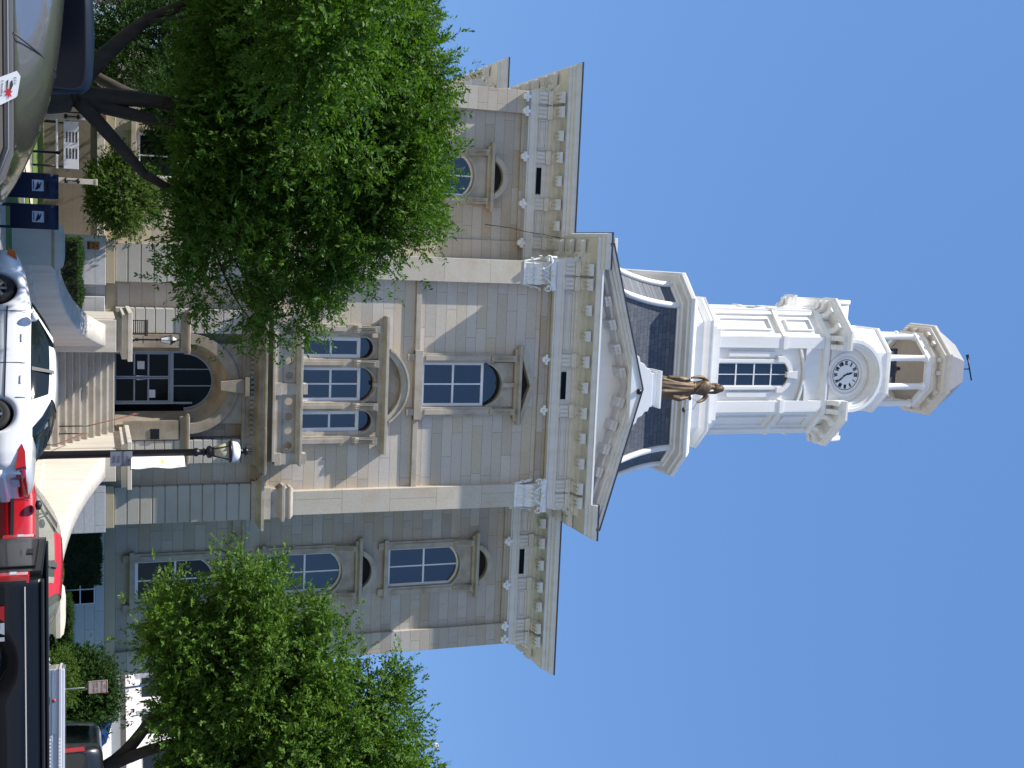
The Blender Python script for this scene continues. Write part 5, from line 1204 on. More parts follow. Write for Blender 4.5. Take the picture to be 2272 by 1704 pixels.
q = MB(); q.tube([(0, 0, 0), (0, 0, 2.4)], .04, 6); q.tube([(1.8, 0, 0), (1.8, 0, 2.2)], .04, 6); q.build('support', mALU, t)
t = thing('brick_house', 'pinkish brick building far left behind the trees', 'building', (-34, 40, 0))
q = MB(); q.box(-14, 10, 0, 12, 0, 10); q.build('wall', ashlar('pink_brick', [(.34, .20, .16), (.40, .26, .2), (.36, .22, .18)], .6, .2), t)
for i in range(7):
    for j in range(3): q = MB(); q.box(-12.6+i*3.1, -11.2+i*3.1, -.04, .2, 1+j*3, 2.9+j*3); q.build('window', mGLASS, t)
q = MB(); q.box(-14.4, 10.4, -.5, 12.4, 10, 10.5); q.build('roof', mROOF, t)
tree('added_courtyard_tree', 'unseen dark leafy tree added by the left wing wall to cast shade', (-12.6, -.5, .3), [((-12.6, -.5, .2), (-12.5, -.5, 5), .25, .14)], [(-12.6, -.5, 6.6, 3.3, 2.6, 2.6), (-10.2, -.3, 5.6, 1.9, 1.7, 1.6)], 7000, 260, .4, mHEDGE, .13, .04, per=9, tw=.4, twigs=30)  # unseen tree added so its crown shades the left podium
tree('added_forecourt_tree', 'added leafy tree shading the stair wall, hidden behind the forked street tree', (-11.4, -11.3, .3), [((-11.4, -11.3, .2), (-9.4, -11.3, 6.2), .19, .10)], [(-8.2, -11.3, 7.0, 2.5, 2.7, 2.0)], 6000, 220, .35, mLEAF, .12, .034, per=9, tw=.36, twigs=30)  # extra hidden tree, placed to shade the left curved stair wall
tree('added_kerb_tree', 'added leafy tree past the left picture edge, its reaching branches shading the parked sedan', (-15.8, -19.5, .15), [((-15.8, -19.5, .1), (-15.8, -19.5, 4), .3, .18)], [(-15.2, -21.0, 7.2, 3.7, 3.6, 2.8), (-10.6, -23.2, 6.7, 2.2, 1.8, 1.9)], 9000, 260, .4, mLEAF, .13, .035, per=9, tw=.4, twigs=30)  # added tree; its right crown lobe is shaped to shade the sedan front
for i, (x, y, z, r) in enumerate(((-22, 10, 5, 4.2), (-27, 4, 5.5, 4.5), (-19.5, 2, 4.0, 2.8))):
    tree('shade_tree', ('tall dark tree behind the left wing corner', 'farthest left dark tree at the picture edge', 'small dark tree close to the left wing')[i], (x, y, 0), [((x, y, 0), (x, y, z-1), .3, .15)], [(x, y, z, r, r*.8, r*.75)], 3200, 160, .5, mHEDGE, .16, .05, per=8, tw=.5, twigs=20, group='dark trees beyond the left wing')

# ---------------------------------------------------------------- vehicles
def interp(tab, x):
    if x <= tab[0][0]: return tab[0][1]
    for (a, b), (c, d) in zip(tab, tab[1:]):
        if x <= c: k = (x-a)/(c-a); k = k*k*(3-2*k) if False else k; return b+(d-b)*k
    return tab[-1][1]
def smooth_tab(tab, x):
    e = .10; return (interp(tab, x-e)+2*interp(tab, x)+interp(tab, x+e))/4
def wheel(parent, x, y, r, side, w=.2, spokes=7):
    q = MB(); rings = []
    pr = [(r*.62, -w/2), (r*.80, -w/2-.006), (r*.95, -w/2+.01), (r, -w/2+.04), (r, w/2-.04), (r*.95, w/2-.01), (r*.62, w/2)]
    for rr, yy in pr: rings.append([(rr*math.cos(2*math.pi*j/32), yy*-side, rr*math.sin(2*math.pi*j/32)) for j in range(32)])
    for i in range(len(pr)-1): q.strip(rings[i], rings[i+1], 0, True, True)
    ty = q.build('wheel', mRUB, parent, loc=(x, y, r))
    q = MB(); ri = r*.64; yo = side*(w/2-.01)
    def disc(r0, r1, ya, yb, m=0):
        A = [(r0*math.cos(2*math.pi*j/32), ya*1.0, r0*math.sin(2*math.pi*j/32)) for j in range(32)]; B = [(r1*math.cos(2*math.pi*j/32), yb, r1*math.sin(2*math.pi*j/32)) for j in range(32)]; q.strip(A, B, m, True, True)
    disc(ri*1.02, ri*.88, yo, yo-side*.01); disc(ri*.88, ri*.84, yo-side*.01, yo-side*.09)
    q.add([(ri*.86*math.cos(2*math.pi*j/32), yo-side*.10, ri*.86*math.sin(2*math.pi*j/32)) for j in range(32)], [tuple(range(32))], 1)
    for k in range(spokes):
        Mx = Matrix.Rotation(2*math.pi*k/spokes, 4, 'Y')
        q.box(-.028 if spokes > 5 else -.04, .028 if spokes > 5 else .04, min(yo-side*.05, yo), max(yo-side*.05, yo), ri*.15, ri*.9, 0, Mx)
    disc(.001, ri*.24, yo+side*.006, yo); 
    q.build('rim', [mALLOY, mDARK], ty)
def carbody(t, mat, L, W, deck, zbot, wtab, arches, ra, zmid=None, name='body', n=110, crown=.035):
    """lofted lower body; deck = [(x,z)], arches = wheel centres (x), ra = arch radius"""
    q = MB(); rows = []
    for i in range(n+1):
        x = -L/2+L*i/n; zt = smooth_tab(deck, x); zb = zbot+.10*max(0, abs(x)/(L/2)-.85)*6
        ar = 0
        for xa, rw in arches:
            if abs(x-xa) < ra: ar = max(ar, rw+math.sqrt(ra*ra-(x-xa)**2))
        w_ = interp(wtab, x)*W/2; zs = max(zb, ar) if ar > zb else zb
        zs = min(zs, zt-.10)
        rows.append([(x, 0, zs), (x, w_*.80, zs), (x, w_*.975 if ar <= zb else w_*.985, zs+.005), (x, w_, zs+(zt-zs)*.45 if zs < .5 else zs+(zt-zs)*.3), (x, w_*.995, zs+(zt-zs)*.72), (x, w_*.965, zt-.07), (x, w_*.90, zt-.02), (x, w_*.72, zt), (x, 0, zt+crown)])
    full = [r_+[(p[0], -p[1], p[2]) for p in r_[-2:0:-1]] for r_ in rows]
    for i in range(n): q.strip(full[i], full[i+1], 0, True, True)
    for k in (0, -1): q.add(full[k], [tuple(range(len(full[k])))], 0)
    o = q.build(name, mat, t); return o
def greenhouse(t, mat, xr0, xr1, xf1, xf0, zb, zr, wb, wt, body_mat, pillars, glass=None, n=26, roof_ends=(0, 0)):
    """glass cabin with a painted roof skin and pillars"""
    def top(x):
        if x < xr1: k = max(0, (x-xr0)/(xr1-xr0)); return zb+(zr-zb)*math.sin(k*math.pi/2)**.85
        if x > xf1: k = max(0, (xf0-x)/(xf0-xf1)); return zb+(zr-zb)*math.sin(k*math.pi/2)**.9
        return zr+.025*math.sin(math.pi*(x-xr1)/(xf1-xr1))
    def row(x, off=0):
        zt = top(x); h = max(.001, (zt-zb)/(zr-zb)); wt_ = wb+(wt-wb)*h; e = 1-.12*(abs(x-(xr0+xf0)/2)/((xf0-xr0)/2))**3
        return [(x, wb*e+off, zb), (x, (wt_+(wb-wt_)*.12)*e+off, zt-.09*h), (x, wt_*.93*e, zt-.03*h+off), (x, wt_*.6*e, zt+off), (x, 0, zt+.02*h+off)]
    g_ = MB(); rows = [row(xr0+(xf0-xr0)*i/n) for i in range(n+1)]
    full = [r_+[(p[0], -p[1], p[2]) for p in r_[-2::-1]] for r_ in rows]
    for i in range(n): g_.strip(full[i], full[i+1], 0, True)
    gl = g_.build('window_glass', glass or mCARG, t)
    rf_ = MB(); xs = [xr1+.02+roof_ends[0]+(xf1-xr1-.06+roof_ends[1]-roof_ends[0])*i/14 for i in range(15)]; rr = [row(x, .012) for x in xs]
    fl = [[(r_[1][0], r_[1][1], r_[1][2]-.012)]+r_[2:]+[(p[0], -p[1], p[2]) for p in r_[-2:1:-1]]+[(r_[1][0], -r_[1][1], r_[1][2]-.012)] for r_ in rr]
    for i in range(14): rf_.strip(fl[i], fl[i+1], 0, True)
    rf_.build('roof', body_mat, t)
    def Y(x, z): 
        h = (z-zb)/(zr-zb); e = 1-.12*(abs(x-(xr0+xf0)/2)/((xf0-xr0)/2))**3; return (wb+(wt-wb)*h*.9)*e+.014
    pl = MB()
    for poly, m in pillars:
        for s in (-1, 1):
            k = len(poly); P_ = [(x, s*Y(x, z), z) for x, z in poly]; I_ = [(x, s*(Y(x, z)-.03), z) for x, z in poly]
            pl.add(P_, [tuple(range(k))], m); pl.strip(P_, I_, m, False, True)
    split_pieces(pl.build('pillar', [body_mat, mPLAST], t, fix=False))
mCARG = glassmat('car_glass', (.008, .012, .012), .02, 1.6)
mCARG2 = glassmat('tinted_car_glass', (.16, .21, .17), .03, 1.5); mCARG2.node_tree.nodes['Principled BSDF'].inputs['Alpha'].default_value = .42
# white sedan -----------------------------------------------------
def sedan(name, label, loc, rz, mat, glass=None, tail='bar'):
    t = thing(name, label, 'car', loc, rz, None); L, W = 4.95, 1.84
    deck = [(-2.475, .84), (-2.45, .95), (-2.32, 1.01), (-2.0, 1.035), (-1.5, 1.04), (-.5, 1.0), (.9, .985), (1.3, .94), (1.9, .83), (2.25, .72), (2.42, .60), (2.475, .48)]
    wt = [(-2.475, .74), (-2.35, .88), (-2.1, .94), (-1.4, .985), (0, 1), (1.3, .98), (1.9, .93), (2.25, .84), (2.42, .72), (2.475, .60)]
    carbody(t, mat, L, W, deck, .24, wt, [(-1.33, .32), (1.40, .32)], .385)
    pil = [([(.98, 1.0), (1.06, .98), (.42, 1.37), (.30, 1.38)], 0), ([(-.38, 1.0), (-.30, 1.0), (-.30, 1.40), (-.36, 1.40)], 1), ([(-1.02, 1.0), (-1.62, .99), (-1.30, 1.20), (-.98, 1.34), (-.80, 1.36), (-.90, 1.2)], 0), ([(.98, 1.0), (-1.5, 1.0), (-1.5, .97), (1.0, .97)], 0)]
    greenhouse(t, mat, -1.80, -.92, .28, 1.18, .97, 1.40, .83, .60, mat, pil, glass)
    for x in (-1.33, 1.40):
        for s in (-1, 1): wheel(t, x, s*(.80), .32, s, spokes=7)
    for s in (-1, 1):
        q = MB(); q.lathe([(.02, -.07), (.09, -.05), (.10, .03), (.04, .07)], (0, 0, 0), 10); q.tube([(0, -s*.1, 0), (.02, -s*.02, 0)], .03, 6); q.build('mirror', mat, t, loc=(.72, s*.97, 1.03))
        for x in (-.62, .28):
            q = MB(); q.box(x-.09, x+.09, s*.918-.012, s*.918+.012, .80, .83); q.build('handle', mat, t, bevel=.008)
        q = MB()
        for x in (.88, -.26, -1.0): q.box(x-.004, x+.004, s*.921-.006, s*.921+.004, .34 if x > -.9 else .72, .93)
        q.box(-1.0, .98, s*.924-.006, s*.924+.004, .52, .545); q.build('door_seam', mPLAST, t)
        q = MB(); q.prism([(2.25, .50), (2.36, .50), (2.30, .64), (2.12, .68)], s*.79-.03, s*.79+.04); q.build('marker_lamp', mORANGE, t, bevel=.01)
    # tail lights wrapping the corners and joined by a bar across the boot lid
    q = MB(); pts = []
    for i in range(17):
        k = -1+2*i/16; y = k*.79; x = -2.50+.16*abs(k)**6; pts.append((x-.012, y))
    lo = [(x-.012, y, .76) for x, y in pts]; hi = [(x+.0, y, .93) for x, y in pts]; q.strip(lo, hi, 0, True)
    lo2 = [(x+.05, y, z) for x, y, z in lo]; hi2 = [(x+.05, y, z) for x, y, z in hi]; q.strip(hi, hi2); q.strip(lo2, lo)
    for s in (-1, 1):
        q.prism([(-2.44, .76), (-2.05, .80), (-1.94, .86), (-2.1, .92), (-2.40, .94)], min(s*.70, s*.875), max(s*.70, s*.875))
    q.build('tail_light', mREDL, t)
    q = MB(); q.box(-2.535, -2.505, .12, .46, .66, .80); q.build('number_plate', mPLATE, t)
    q = MB(); q.box(-2.55, -2.36, -.74, .74, .38, .60); q.build('bumper', mat, t, bevel=.06)
    q = MB(); q.box(-2.2, 2.2, -.70, .70, .25, .5); q.build('underbody', mDARK, t)
    return t
mCARW = paint('white_car_paint', (.80, .81, .83)); mCARR = paint('red_car_paint', (.52, .008, .015))
sedan('white_sedan', 'white four-door sedan parked before the courthouse stair', (-2.98, -23.0, 0), R(180-32), mCARW)
# red hatchback -----------------------------------------------------
def red_car():
    t = thing('red_compact', 'bright red compact car between the white sedan and black pickup', 'car', (1.55, -20.5+0, 0), R(180-22)); L, W = 4.3, 1.70
    t.location = (.88, -22.3, 0); t.scale = (1.09, 1.06, 1.08); t.rotation_euler = (0, 0, R(180-25))
    deck = [(-2.15, .62), (-2.1, .85), (-1.95, .97), (-1.5, .99), (-.5, .95), (.9, .93), (1.6, .82), (2.0, .70), (2.15, .5)]
    wt = [(-2.15, .76), (-2.0, .9), (-1.2, .98), (0, 1), (1.2, .97), (1.8, .88), (2.15, .68)]
    carbody(t, mCARR, L, W, deck, .24, wt, [(-1.2, .3), (1.25, .3)], .36)
    pil = [([(.92, .96), (1.02, .94), (.36, 1.32), (.24, 1.32)], 1), ([(-.42, .96), (-.30, .96), (-.40, 1.33), (-.50, 1.33)], 1), ([(-.92, .96), (-1.22, .95), (-.98, 1.30), (-.80, 1.33), (-.78, 1.2)], 0)]
    greenhouse(t, mCARR, -1.75, -.95, .22, 1.1, .92, 1.36, .77, .55, mCARR, pil, mCARG2, roof_ends=(-.05, 0))
    for x in (-1.2, 1.25):
        for s in (-1, 1): wheel(t, x, s*.73, .3, s)
    for s in (-1, 1):
        q = MB(); q.lathe([(.02, -.06), (.09, -.04), (.09, .03), (.03, .06)], n=10); q.build('mirror', mPLAST, t, loc=(.66, s*.90, .99))
        q = MB(); q.box(-.5, -.494, s*.848-.004, s*.848+.006, .35, .88); q.box(.8, .806, s*.848-.004, s*.848+.006, .35, .88); q.box(-1.9, 1.9, s*.842-.006, s*.842+.014, .50, .56); q.build('door_seam', mPLAST, t)
    q = MB(); q.tube([(.55+.16*math.cos(a)*.35, .36+.17*math.sin(a), .97+.16*math.cos(a)) for a in [2*math.pi*i/18 for i in range(19)]], .014, 6); q.build('steering_wheel', mPLAST, t)
    for yy_ in (-.36, .36):
        q = MB(); q.box(-.45, -.28, yy_-.22, yy_+.22, .6, 1.16); q.box(-.42, -.32, yy_-.1, yy_+.1, 1.16, 1.30); q.build('seat', mINT, t, bevel=.04)
    q = MB(); q.box(-2.17, -2.1, -.7, -.4, .7, .84); q.box(-2.17, -2.1, .4, .7, .7, .84); q.build('tail_light', mREDL, t)
    q = MB(); q.box(-1.9, 1.9, -.64, .64, .25, .5); q.build('underbody', mDARK, t)
red_car()
# black pickup in the foreground right -----------------------------------
mCARB = plain('black_truck_paint', (.007, .007, .008), .35, 0, .03, 1.0, coat=.25, spec=.3)
def pickup(name, label, loc, rz, mat, chrome_gate=False, decal=True):
    t = thing(name, label, 'pickup truck', loc, rz); zr = 1.30; W = .99; BL = 3.6
    # bed: origin at the tailgate, x forward
    def side(s):
        q = MB(); n = 40; rows = []
        for i in range(n+1):
            x = .02+BL*i/n; ar = .40+math.sqrt(max(0, .47**2-(x-1.15)**2)) if abs(x-1.15) < .47 else .45
            zb_ = max(.45, ar); fl = .02*math.exp(-((x-1.15)/.6)**2)
            rows.append([(x, s*(W-.10), zb_), (x, s*(W-.02+fl), zb_), (x, s*(W+.01+fl), zb_+(zr-zb_)*.4), (x, s*(W+.005), zr-.18), (x, s*(W-.03), zr-.04), (x, s*(W-.05), zr), (x, s*(W-.14), zr), (x, s*(W-.14), zb_)])
        for i in range(n): q.strip(rows[i], rows[i+1], 0, True, True)
        for k in (0, -1): q.add(rows[k], [tuple(range(8))])
        o = q.build('bed_side', mat, t)
        q = MB(); q.box(.05, BL, s*(W-.09)-.07, s*(W-.09)+.07, zr-.005, zr+.035); q.build('rail_cap', mPLAST, o, bevel=.012)
        q = MB(); q.box(.1, BL, s*(W+.012)-.006, s*(W+.012)+.006, zr-.20, zr-.185); q.build('trim_strip', mCHROME, o)
        return o
    L_ = side(1); Rr = side(-1)
    q = MB(); q.box(-.05, .03, -(W-.17), W-.17, .52, zr+.01); q.box(-.075, -.05, -.65, .65, .62, zr-.08); g_ = q.build('tailgate', mat, t, bevel=.02)
    q = MB(); q.box(-.09, -.07, -.11, .11, zr-.22, zr-.13); q.build('handle', mPLAST, g_, bevel=.008)
    if chrome_gate:
        q = MB()
        for i in range(7): q.box(-.10, -.078, -.78, .78, .72+i*.065, .762+i*.065)
        q.build('ribbed_panel', mCHROME, g_)
        q = MB(); q.lathe([(.001, 0), (.06, 0), (.06, .02), (.001, .025)], n=14); q.build('red_emblem', plain('red_emblem', (.45, .02, .02), .3), g_, loc=(-.10, 0, .98), rot=(0, -math.pi/2, 0))
    for s in (-1, 1):
        q = MB(); q.box(-.055, .07, min(s*(W-.16), s*(W+.004)), max(s*(W-.16), s*(W+.004)), .72, zr-.14); tl = q.build('tail_light', mREDL, t, bevel=.02)
        q = MB(); q.box(-.062, -.05, min(s*(W-.14), s*(W-.03)), max(s*(W-.14), s*(W-.03)), .92, 1.0); q.build('reverse_lamp', mPLATE, tl)
    q = MB(); q.box(-.20, -.02, -W+.02, W-.02, .42, .60); q.build('bumper', mCHROME, t, bevel=.03)
    q = MB(); q.box(0, BL, -W+.14, W-.14, .60, .66); q.box(.3, 5.2, -.5, .5, .35, .55); q.build('bed_floor', mPLAST, t)
    # cab and bonnet
    q = MB(); rows = []
    for i in range(31):
        x = BL+.04+3.2*i/30; zt = interp([(2.14, 1.28), (3.9, 1.26), (4.2, 1.2), (5.2, 1.08), (5.34, .8)], x-BL+2.1)
        ar = .40+math.sqrt(max(0, .47**2-(x-BL-2.5)**2)) if abs(x-BL-2.5) < .47 else .42; zb_ = min(max(.42, ar), zt-.15)
        rows.append([(x, s_*y_, z_) for s_, y_, z_ in ((-1, W-.1, zb_), (-1, W, zb_+.05), (-1, W, zt-.15), (-1, W-.1, zt), (1, W-.1, zt), (1, W, zt-.15), (1, W, zb_+.05), (1, W-.1, zb_))])
    for i in range(30): q.strip(rows[i], rows[i+1], 0, True, True)
    for k in (0, -1): q.add(rows[k], [tuple(range(8))])
    q.build('cab_body', mat, t)
    k_ = BL-2.1; greenhouse(t, mat, 2.12+k_, 2.3+k_, 3.35+k_, 4.1+k_, 1.25, 1.80, .90, .70, mat, [([(x_+k_, z_) for x_, z_ in pp], 0) for pp in ([(2.14, 1.26), (2.34, 1.26), (2.40, 1.74), (2.26, 1.76)], [(3.3, 1.26), (3.4, 1.26), (3.3, 1.76), (3.2, 1.76)], [(3.98, 1.26), (4.08, 1.26), (3.42, 1.74), (3.32, 1.74)])])
    for x in (1.15, BL+2.5):
        for s in (-1, 1): wheel(t, x, s*.86, .40, s, .27, 5)
    if decal:
        text('decal', 'Z', .30, plain('red_decal', (.45, .01, .01), .4), Rr, (.44, -(W+.034), .73), (math.pi/2, 0, 0), .001, .012)
        text('decal', '71', .30, plain('white_decal', (.5, .5, .5), .4), Rr, (.72, -(W+.034), .73), (math.pi/2, 0, 0), .001, .012)
    return t
pickup('black_pickup', 'black pickup truck with tailgate facing left in the right foreground', (-.92, -29.75, 0), R(2), mCARB).scale = (1.08, 1.06, 1.08)
mSILV = paint('silver_trailer_paint', (.62, .64, .68), .3)
mRIB = plain('ribbed_aluminium', (.36, .40, .46), .35, .6, .08)
a_ = at(1483, 144, -22.9); b_ = at(1760, 141, -23.6); Lt = (Vector((b_.x, b_.y))-Vector((a_.x, a_.y))).length
t = thing('utility_trailer', 'silver ribbed utility trailer with small red reflector behind the black pickup', 'trailer', (a_.x, a_.y, 0), math.atan2(b_.y-a_.y, b_.x-a_.x)); zt_ = a_.z
q = MB(); q.box(0, Lt, .02, 1.5, .62, zt_-.13); q.build('box', mSILV, t, bevel=.01)
q = MB(); q.box(-.02, Lt, -.03, 1.52, zt_-.13, zt_-.05); q.box(.01, Lt, .0, 1.5, zt_-.05, zt_); q.build('lid', mSILV, t, bevel=.02)
q = MB()
for i in range(9): q.box(.01, 1.32, -.015, .02, .72+i*.075, .765+i*.075)
q.build('ribbed_panel', mRIB, t)
q = MB()
for i in range(5): q.box(1.38, Lt, -.015, .02, .80+i*.12, .84+i*.12)
q.build('ribbed_panel', mRIB, t)
q = MB()
for r_, z in enumerate((1.16, 1.27, zt_-.115)):
    for i in range(int((Lt-1.4)/.075)): q.box(1.41+i*.075, 1.455+i*.075, -.034 if r_ == 2 else -.018, .0, z, z+.035)
q.build('bright_rivets', plain('bright_rivet_metal', (.85, .85, .82), .3, .2), t)
q = MB(); q.lathe([(.001, 0), (.035, 0), (.035, .012), (.001, .015)], n=14); q.build('red_reflector', plain('red_reflector', (.6, .02, .02), .3), t, loc=(.64, -.015, 1.36), rot=(math.pi/2, 0, 0))
q = MB(); q.box(.56, .72, -.03, -.01, 1.24, 1.28); q.box(2.0, 2.14, -.03, -.01, 1.2, 1.25); q.build('latch', mPLAST, t)
for s_ in (-1, 1): wheel(t, 1.6, .75+s_*.78, .33, s_)
q = MB(); q.box(-.9, 0, .7, .8, .45, .55); q.box(0, Lt, .2, .3, .5, .62); q.box(0, Lt, 1.2, 1.3, .5, .62); q.build('drawbar', mBLACK, t)
# vans ----------------------------------------------------------------
def van(name, label, loc, rz, mat, H, W, L, glass=None, tl=True, rear_glass=(.55, .9), mark=None):
    """tall rounded van, origin under the rear centre, x forward"""
    t = thing(name, label, 'van', loc, rz); q = MB(); n = 40; rows = []; W2 = W/2
    for i in range(n+1):
        x = L*(i/n); zt = H*interp([(0, .86), (.06, .95), (.15, .985), (.3, 1.0), (L*.62, .99), (L*.70, .95), (L*.84, .62), (L*.93, .56), (L, .40)], x)
        w_ = W2*interp([(0, .93), (.12, .985), (.4, 1), (L*.85, 1), (L, .8)], x); zb_ = .32
        for xa in (.95, L-.95):
            if abs(x-xa) < .42: zb_ = max(zb_, .34+math.sqrt(.42**2-(x-xa)**2))
        zb_ = min(zb_, zt-.2); zm = zb_+(min(zt, 1.1)-zb_)*.55
        half = [(x, w_*.86, zb_), (x, w_*.99, zb_+.05), (x, w_, zm), (x, w_*.985, min(zt-.1, 1.1)), (x, w_*.90, zt-.16), (x, w_*.82, zt-.07), (x, w_*.66, zt-.02), (x, w_*.35, zt), (x, 0, zt+.012)]
        rows.append(half+[(p[0], -p[1], p[2]) for p in half[-2::-1]])
    for i in range(n): q.strip(rows[i], rows[i+1], 0, True, True)
    for k in (0, -1): q.add(rows[k], [tuple(range(len(rows[k])))])
    q.build('body', mat, t)
    z0, z1 = H*rear_glass[0], H*rear_glass[1]-.06; hw = W2*.80
    q = MB(); c_ = [(-hw, z0), (hw, z0), (hw, z0+.0)]
    poly = [(hw*math.copysign(abs(math.cos(a))**.35, math.cos(a)), (z0+z1)/2+(z1-z0)/2*math.copysign(abs(math.sin(a))**.35, math.sin(a))) for a in [2*math.pi*k/40 for k in range(40)]]
    q.add([(-.018, -x, z) for x, z in poly]+[(.02, -x, z) for x, z in poly], [tuple(range(40))]+[(i, (i+1) % 40, (i+1) % 40+40, i+40) for i in range(40)]); q.build('rear_window', glass or mCARG, t)
    q = MB(); out = [(x*1.03, (z-(z0+z1)/2)*1.05+(z0+z1)/2) for x, z in poly]; A = [(-.022, -x, z) for x, z in out]; B = [(-.022, -x, z) for x, z in poly]; q.strip(A, B, 0, False, True); q.build('window_seal', mPLAST, t)
    for s in (-1, 1):
        q = MB(); P_ = [(.55, 1.12), (L*.60, 1.12), (L*.60-.1, H-.24), (.6, H-.24)]
        yy = lambda z: s*(W2*.985-(W2*.085)*((z-1.1)/(H-.16-1.1))+.006)
        q.add([(x, yy(z), z) for x, z in P_]+[(x, yy(z)-s*.03, z) for x, z in P_], [(0, 1, 2, 3)]+[(i, (i+1) % 4, (i+1) % 4+4, i+4) for i in range(4)]); q.build('side_window', mCARG, t)
        if tl: q = MB(); a, b = sorted((s*W2*.84, s*W2*.95)); q.box(-.03, .05, a, b, H*.60 if H > 2.2 else .85, H*.60+.5 if H > 2.2 else 1.35); q.build('tail_light', mREDL, t, bevel=.015)
        for x in (.95, L-.95): wheel(t, x, s*(W2-.12), .34, s)
    q = MB(); q.box(-.08, .08, -W2*.9, W2*.9, .34, .58); q.build('bumper', mPLAST, t, bevel=.03)
    return t
mNAVY = plain('navy_van_paint', (.003, .010, .024), .5, spec=.3)
mVANG = glassmat('black_van_glass', (.004, .006, .012), .12, 1.3)
v = at(118, 140, -28.3)
bv = van('blue_van', 'dark blue van with large rear window at the left edge', (-8.78, -28.6, 0), R(100), mNAVY, 2.12, 1.95, 4.6, tl=False, rear_glass=(.60, .965), glass=mVANG)
text('lettering', 'LYS', .16, plain('faded_grey_letters', (.10, .10, .10), .6), bv, (-.03, .0, 1.44), (math.pi/2, 0, -math.pi/2), .001)
dv = van('dark_van', 'tall black van parked at the right edge behind the trucks', (8.0, -18.6, 0), R(78), paint('black_van_paint', (.010, .010, .011)), 2.40, 2.0, 5.0, rear_glass=(.5, .86))
mPEW = plain('pewter_car_paint', (.17, .15, .135), .28, .55, .04, 2.0, coat=1.0)
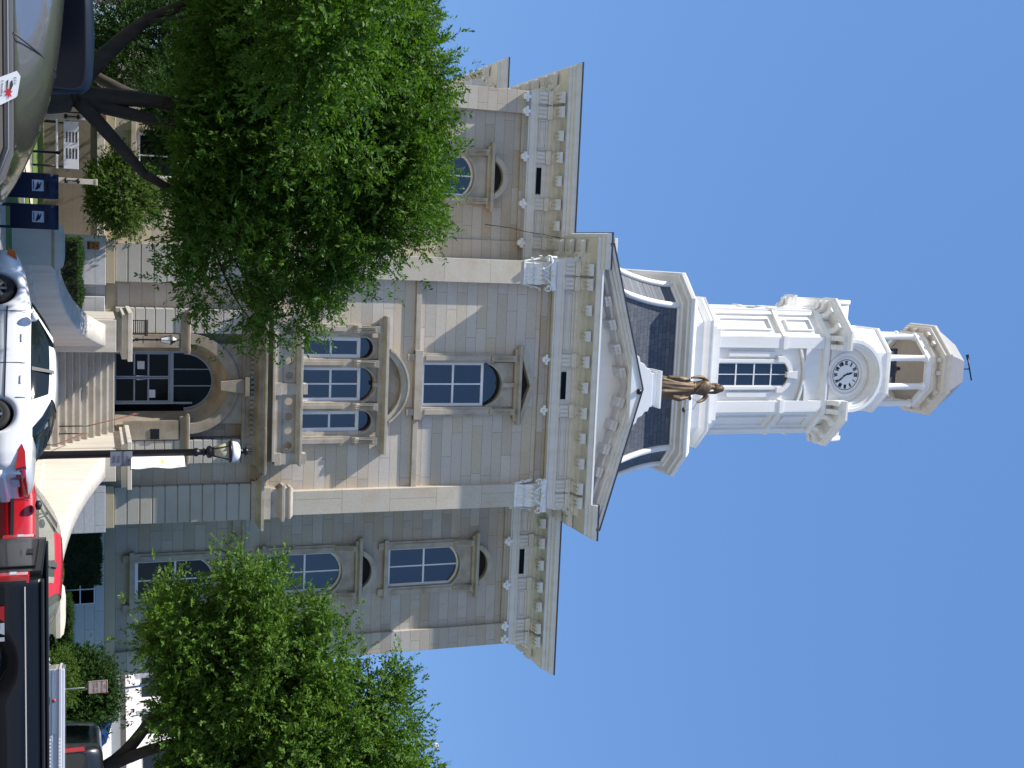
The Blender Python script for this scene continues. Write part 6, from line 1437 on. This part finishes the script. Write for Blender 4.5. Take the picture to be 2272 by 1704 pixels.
# near rounded vehicle at the lower left: only its roof corner and back glass show
def near_van():
    t = thing('pewter_minivan', 'pewter minivan close by at bottom left with hatch sticker', 'van', (-7.1, -43.0, 0), 0)
    # x runs to the right, y away; a domed roof with rounded right end
    q = MB(); nx, ny = 44, 26; x0, x1 = -2.6, 1.20; y0, y1 = -.12, 1.75
    def H(x, y):
        E_ = 1.775-.10*max(0, (x-1.0)/.2)**2; c_ = 1.955-.30*max(0, (x+1)/2.2)**5; k = min(1, max(0, y/.95)); k = math.sin(k*math.pi/2)
        return E_+(c_-E_)*k-.16*max(0, (y-1.0)/.9)**2
    G = [[(x0+(x1-x0)*i/nx, y0+(y1-y0)*j/ny+.0, H(x0+(x1-x0)*i/nx, y0+(y1-y0)*j/ny)) for i in range(nx+1)] for j in range(ny+1)]
    for j in range(ny): q.strip(G[j], G[j+1], 0, True)
    # skirt down
    F_ = G[0]; q.strip([(x, y+.0, .55) for x, y, z in F_], [(x, y, z) for x, y, z in F_], 0, False)
    Rr = [G[j][-1] for j in range(ny+1)]; q.strip([(x+.10, y, .55) for x, y, z in Rr], [(x, y, z) for x, y, z in Rr], 0, True)
    Bk = G[-1]; q.strip([(x, y, .55) for x, y, z in Bk][::-1], Bk[::-1], 0, False)
    body = q.build('body', mPEW, t)
    g_ = MB(); xs = [x0+.05+(x1-.12-x0)*i/30 for i in range(31)]
    topz = [H(x, y0)-.028 for x in xs]
    g_.strip([(x, y0-.030, 1.2) for x in xs], [(x, y0-.012, z-.02) for x, z in zip(xs, topz)], 0, True); g_.build('hatch_glass', mHGL, t, fix=False)
    s_ = MB(); s_.tube([(x, y0-.02, z) for x, z in zip(xs, topz)], .006, 5); s_.build('hatch_seam', mPLAST, t)
    s_ = MB(); s_.tube([(x, y0-.012, z+.013) for x, z in zip(xs, topz)], .004, 5); s_.build('chrome_edge', mALU, t)
    a_ = MB(); ax = at(72, 20, -43.1).x+7.1
    a_.tube([(ax, y0+.02, H(ax, y0)+.004), (ax-.0, y0+.5, H(ax, .38)+.004), (ax, y0+1.0, H(ax, .88)+.004), (ax, y0+1.3, H(ax, 1.18)+.003)], .0035, 5); a_.build('roof_seam', mPLAST, t)
    # rounded-corner sticker: red leaf-like emblem, dark wing shapes and small lettering
    ca = at(156, 22, -43.14); cb = at(235, 16, -43.14)
    cx, cz, w_, h_ = (ca.x+cb.x)/2+7.1, (ca.z+cb.z)/2, (cb.x-ca.x)/2, .031
    s_ = MB(); yy = y0-.034
    sk = .012
    pl = [(cx-w_+.02, cz+h_+sk), (cx-w_*.98, cz+h_*.6+sk), (cx-w_*.55, cz-h_*.9), (cx-w_*.45, cz-h_), (cx+w_*.9, cz-h_*.75-sk), (cx+w_, cz-h_*.5-sk), (cx+w_*.52, cz+h_*.8), (cx+w_*.42, cz+h_)]
    s_.prism(pl[::-1], yy-.002, yy); st_ = s_.build('sticker', plain('white_sticker', (.80, .80, .80), .4, var=.01), t)
    e_ = MB(); pts = []
    for k in range(14):
        r_ = (.021 if k % 2 == 0 else .010); a = 2*math.pi*k/14; pts.append((cx+.018+1.15*r_*math.cos(a), cz+.0+.75*r_*math.sin(a)))
    e_.prism(pts, yy-.0035, yy-.0025); e_.build('red_emblem', plain('sticker_red', (.55, .02, .03), .5), st_)
    e_ = MB(); e_.prism([(cx-.03, cz+.014), (cx-.012, cz+.017), (cx+.012, cz+.008), (cx+.008, cz+.003), (cx-.02, cz+.007)][::-1], yy-.0032, yy-.0022); e_.prism([(cx-.03, cz+.001), (cx+.006, cz-.003), (cx+.01, cz-.008), (cx-.024, cz-.006)][::-1], yy-.0032, yy-.0022); e_.build('dark_wing', plain('sticker_black', (.03, .03, .03), .5), st_)
    text('lettering', 'E S U', .012, mPLAST, st_, (cx-.028, yy-.003, cz+.024), (math.pi/2, 0, 0), .0002)
    text('lettering', 'E. Stroudsburg', .010, mPLAST, st_, (cx+.004, yy-.003, cz-.021), (math.pi/2, .06, 0), .0002)
mHGL = glassmat('dark_blue_hatch_glass', (.008, .016, .035), .08, 1.5)
near_van()

# ---------------------------------------------------------------- give each separate piece of repeated trim its own part
for o in [x for x in court.children if x.type == 'MESH' and x.name.split('.')[0] in ('frontispiece_pier', 'tower_pilaster', 'frieze_panel', 'ground_floor_cornice', 'hip_trim', 'window_surround', 'string_course', 'pilaster_pedestal', 'stone_architrave', 'tower_bracket', 'belfry_brackets', 'wing_pilaster', 'window_hood', 'arched_moulding', 'base_course', 'podium', 'chamfer_panel', 'flat_roof', 'window_bars')]:
    split_pieces(o)
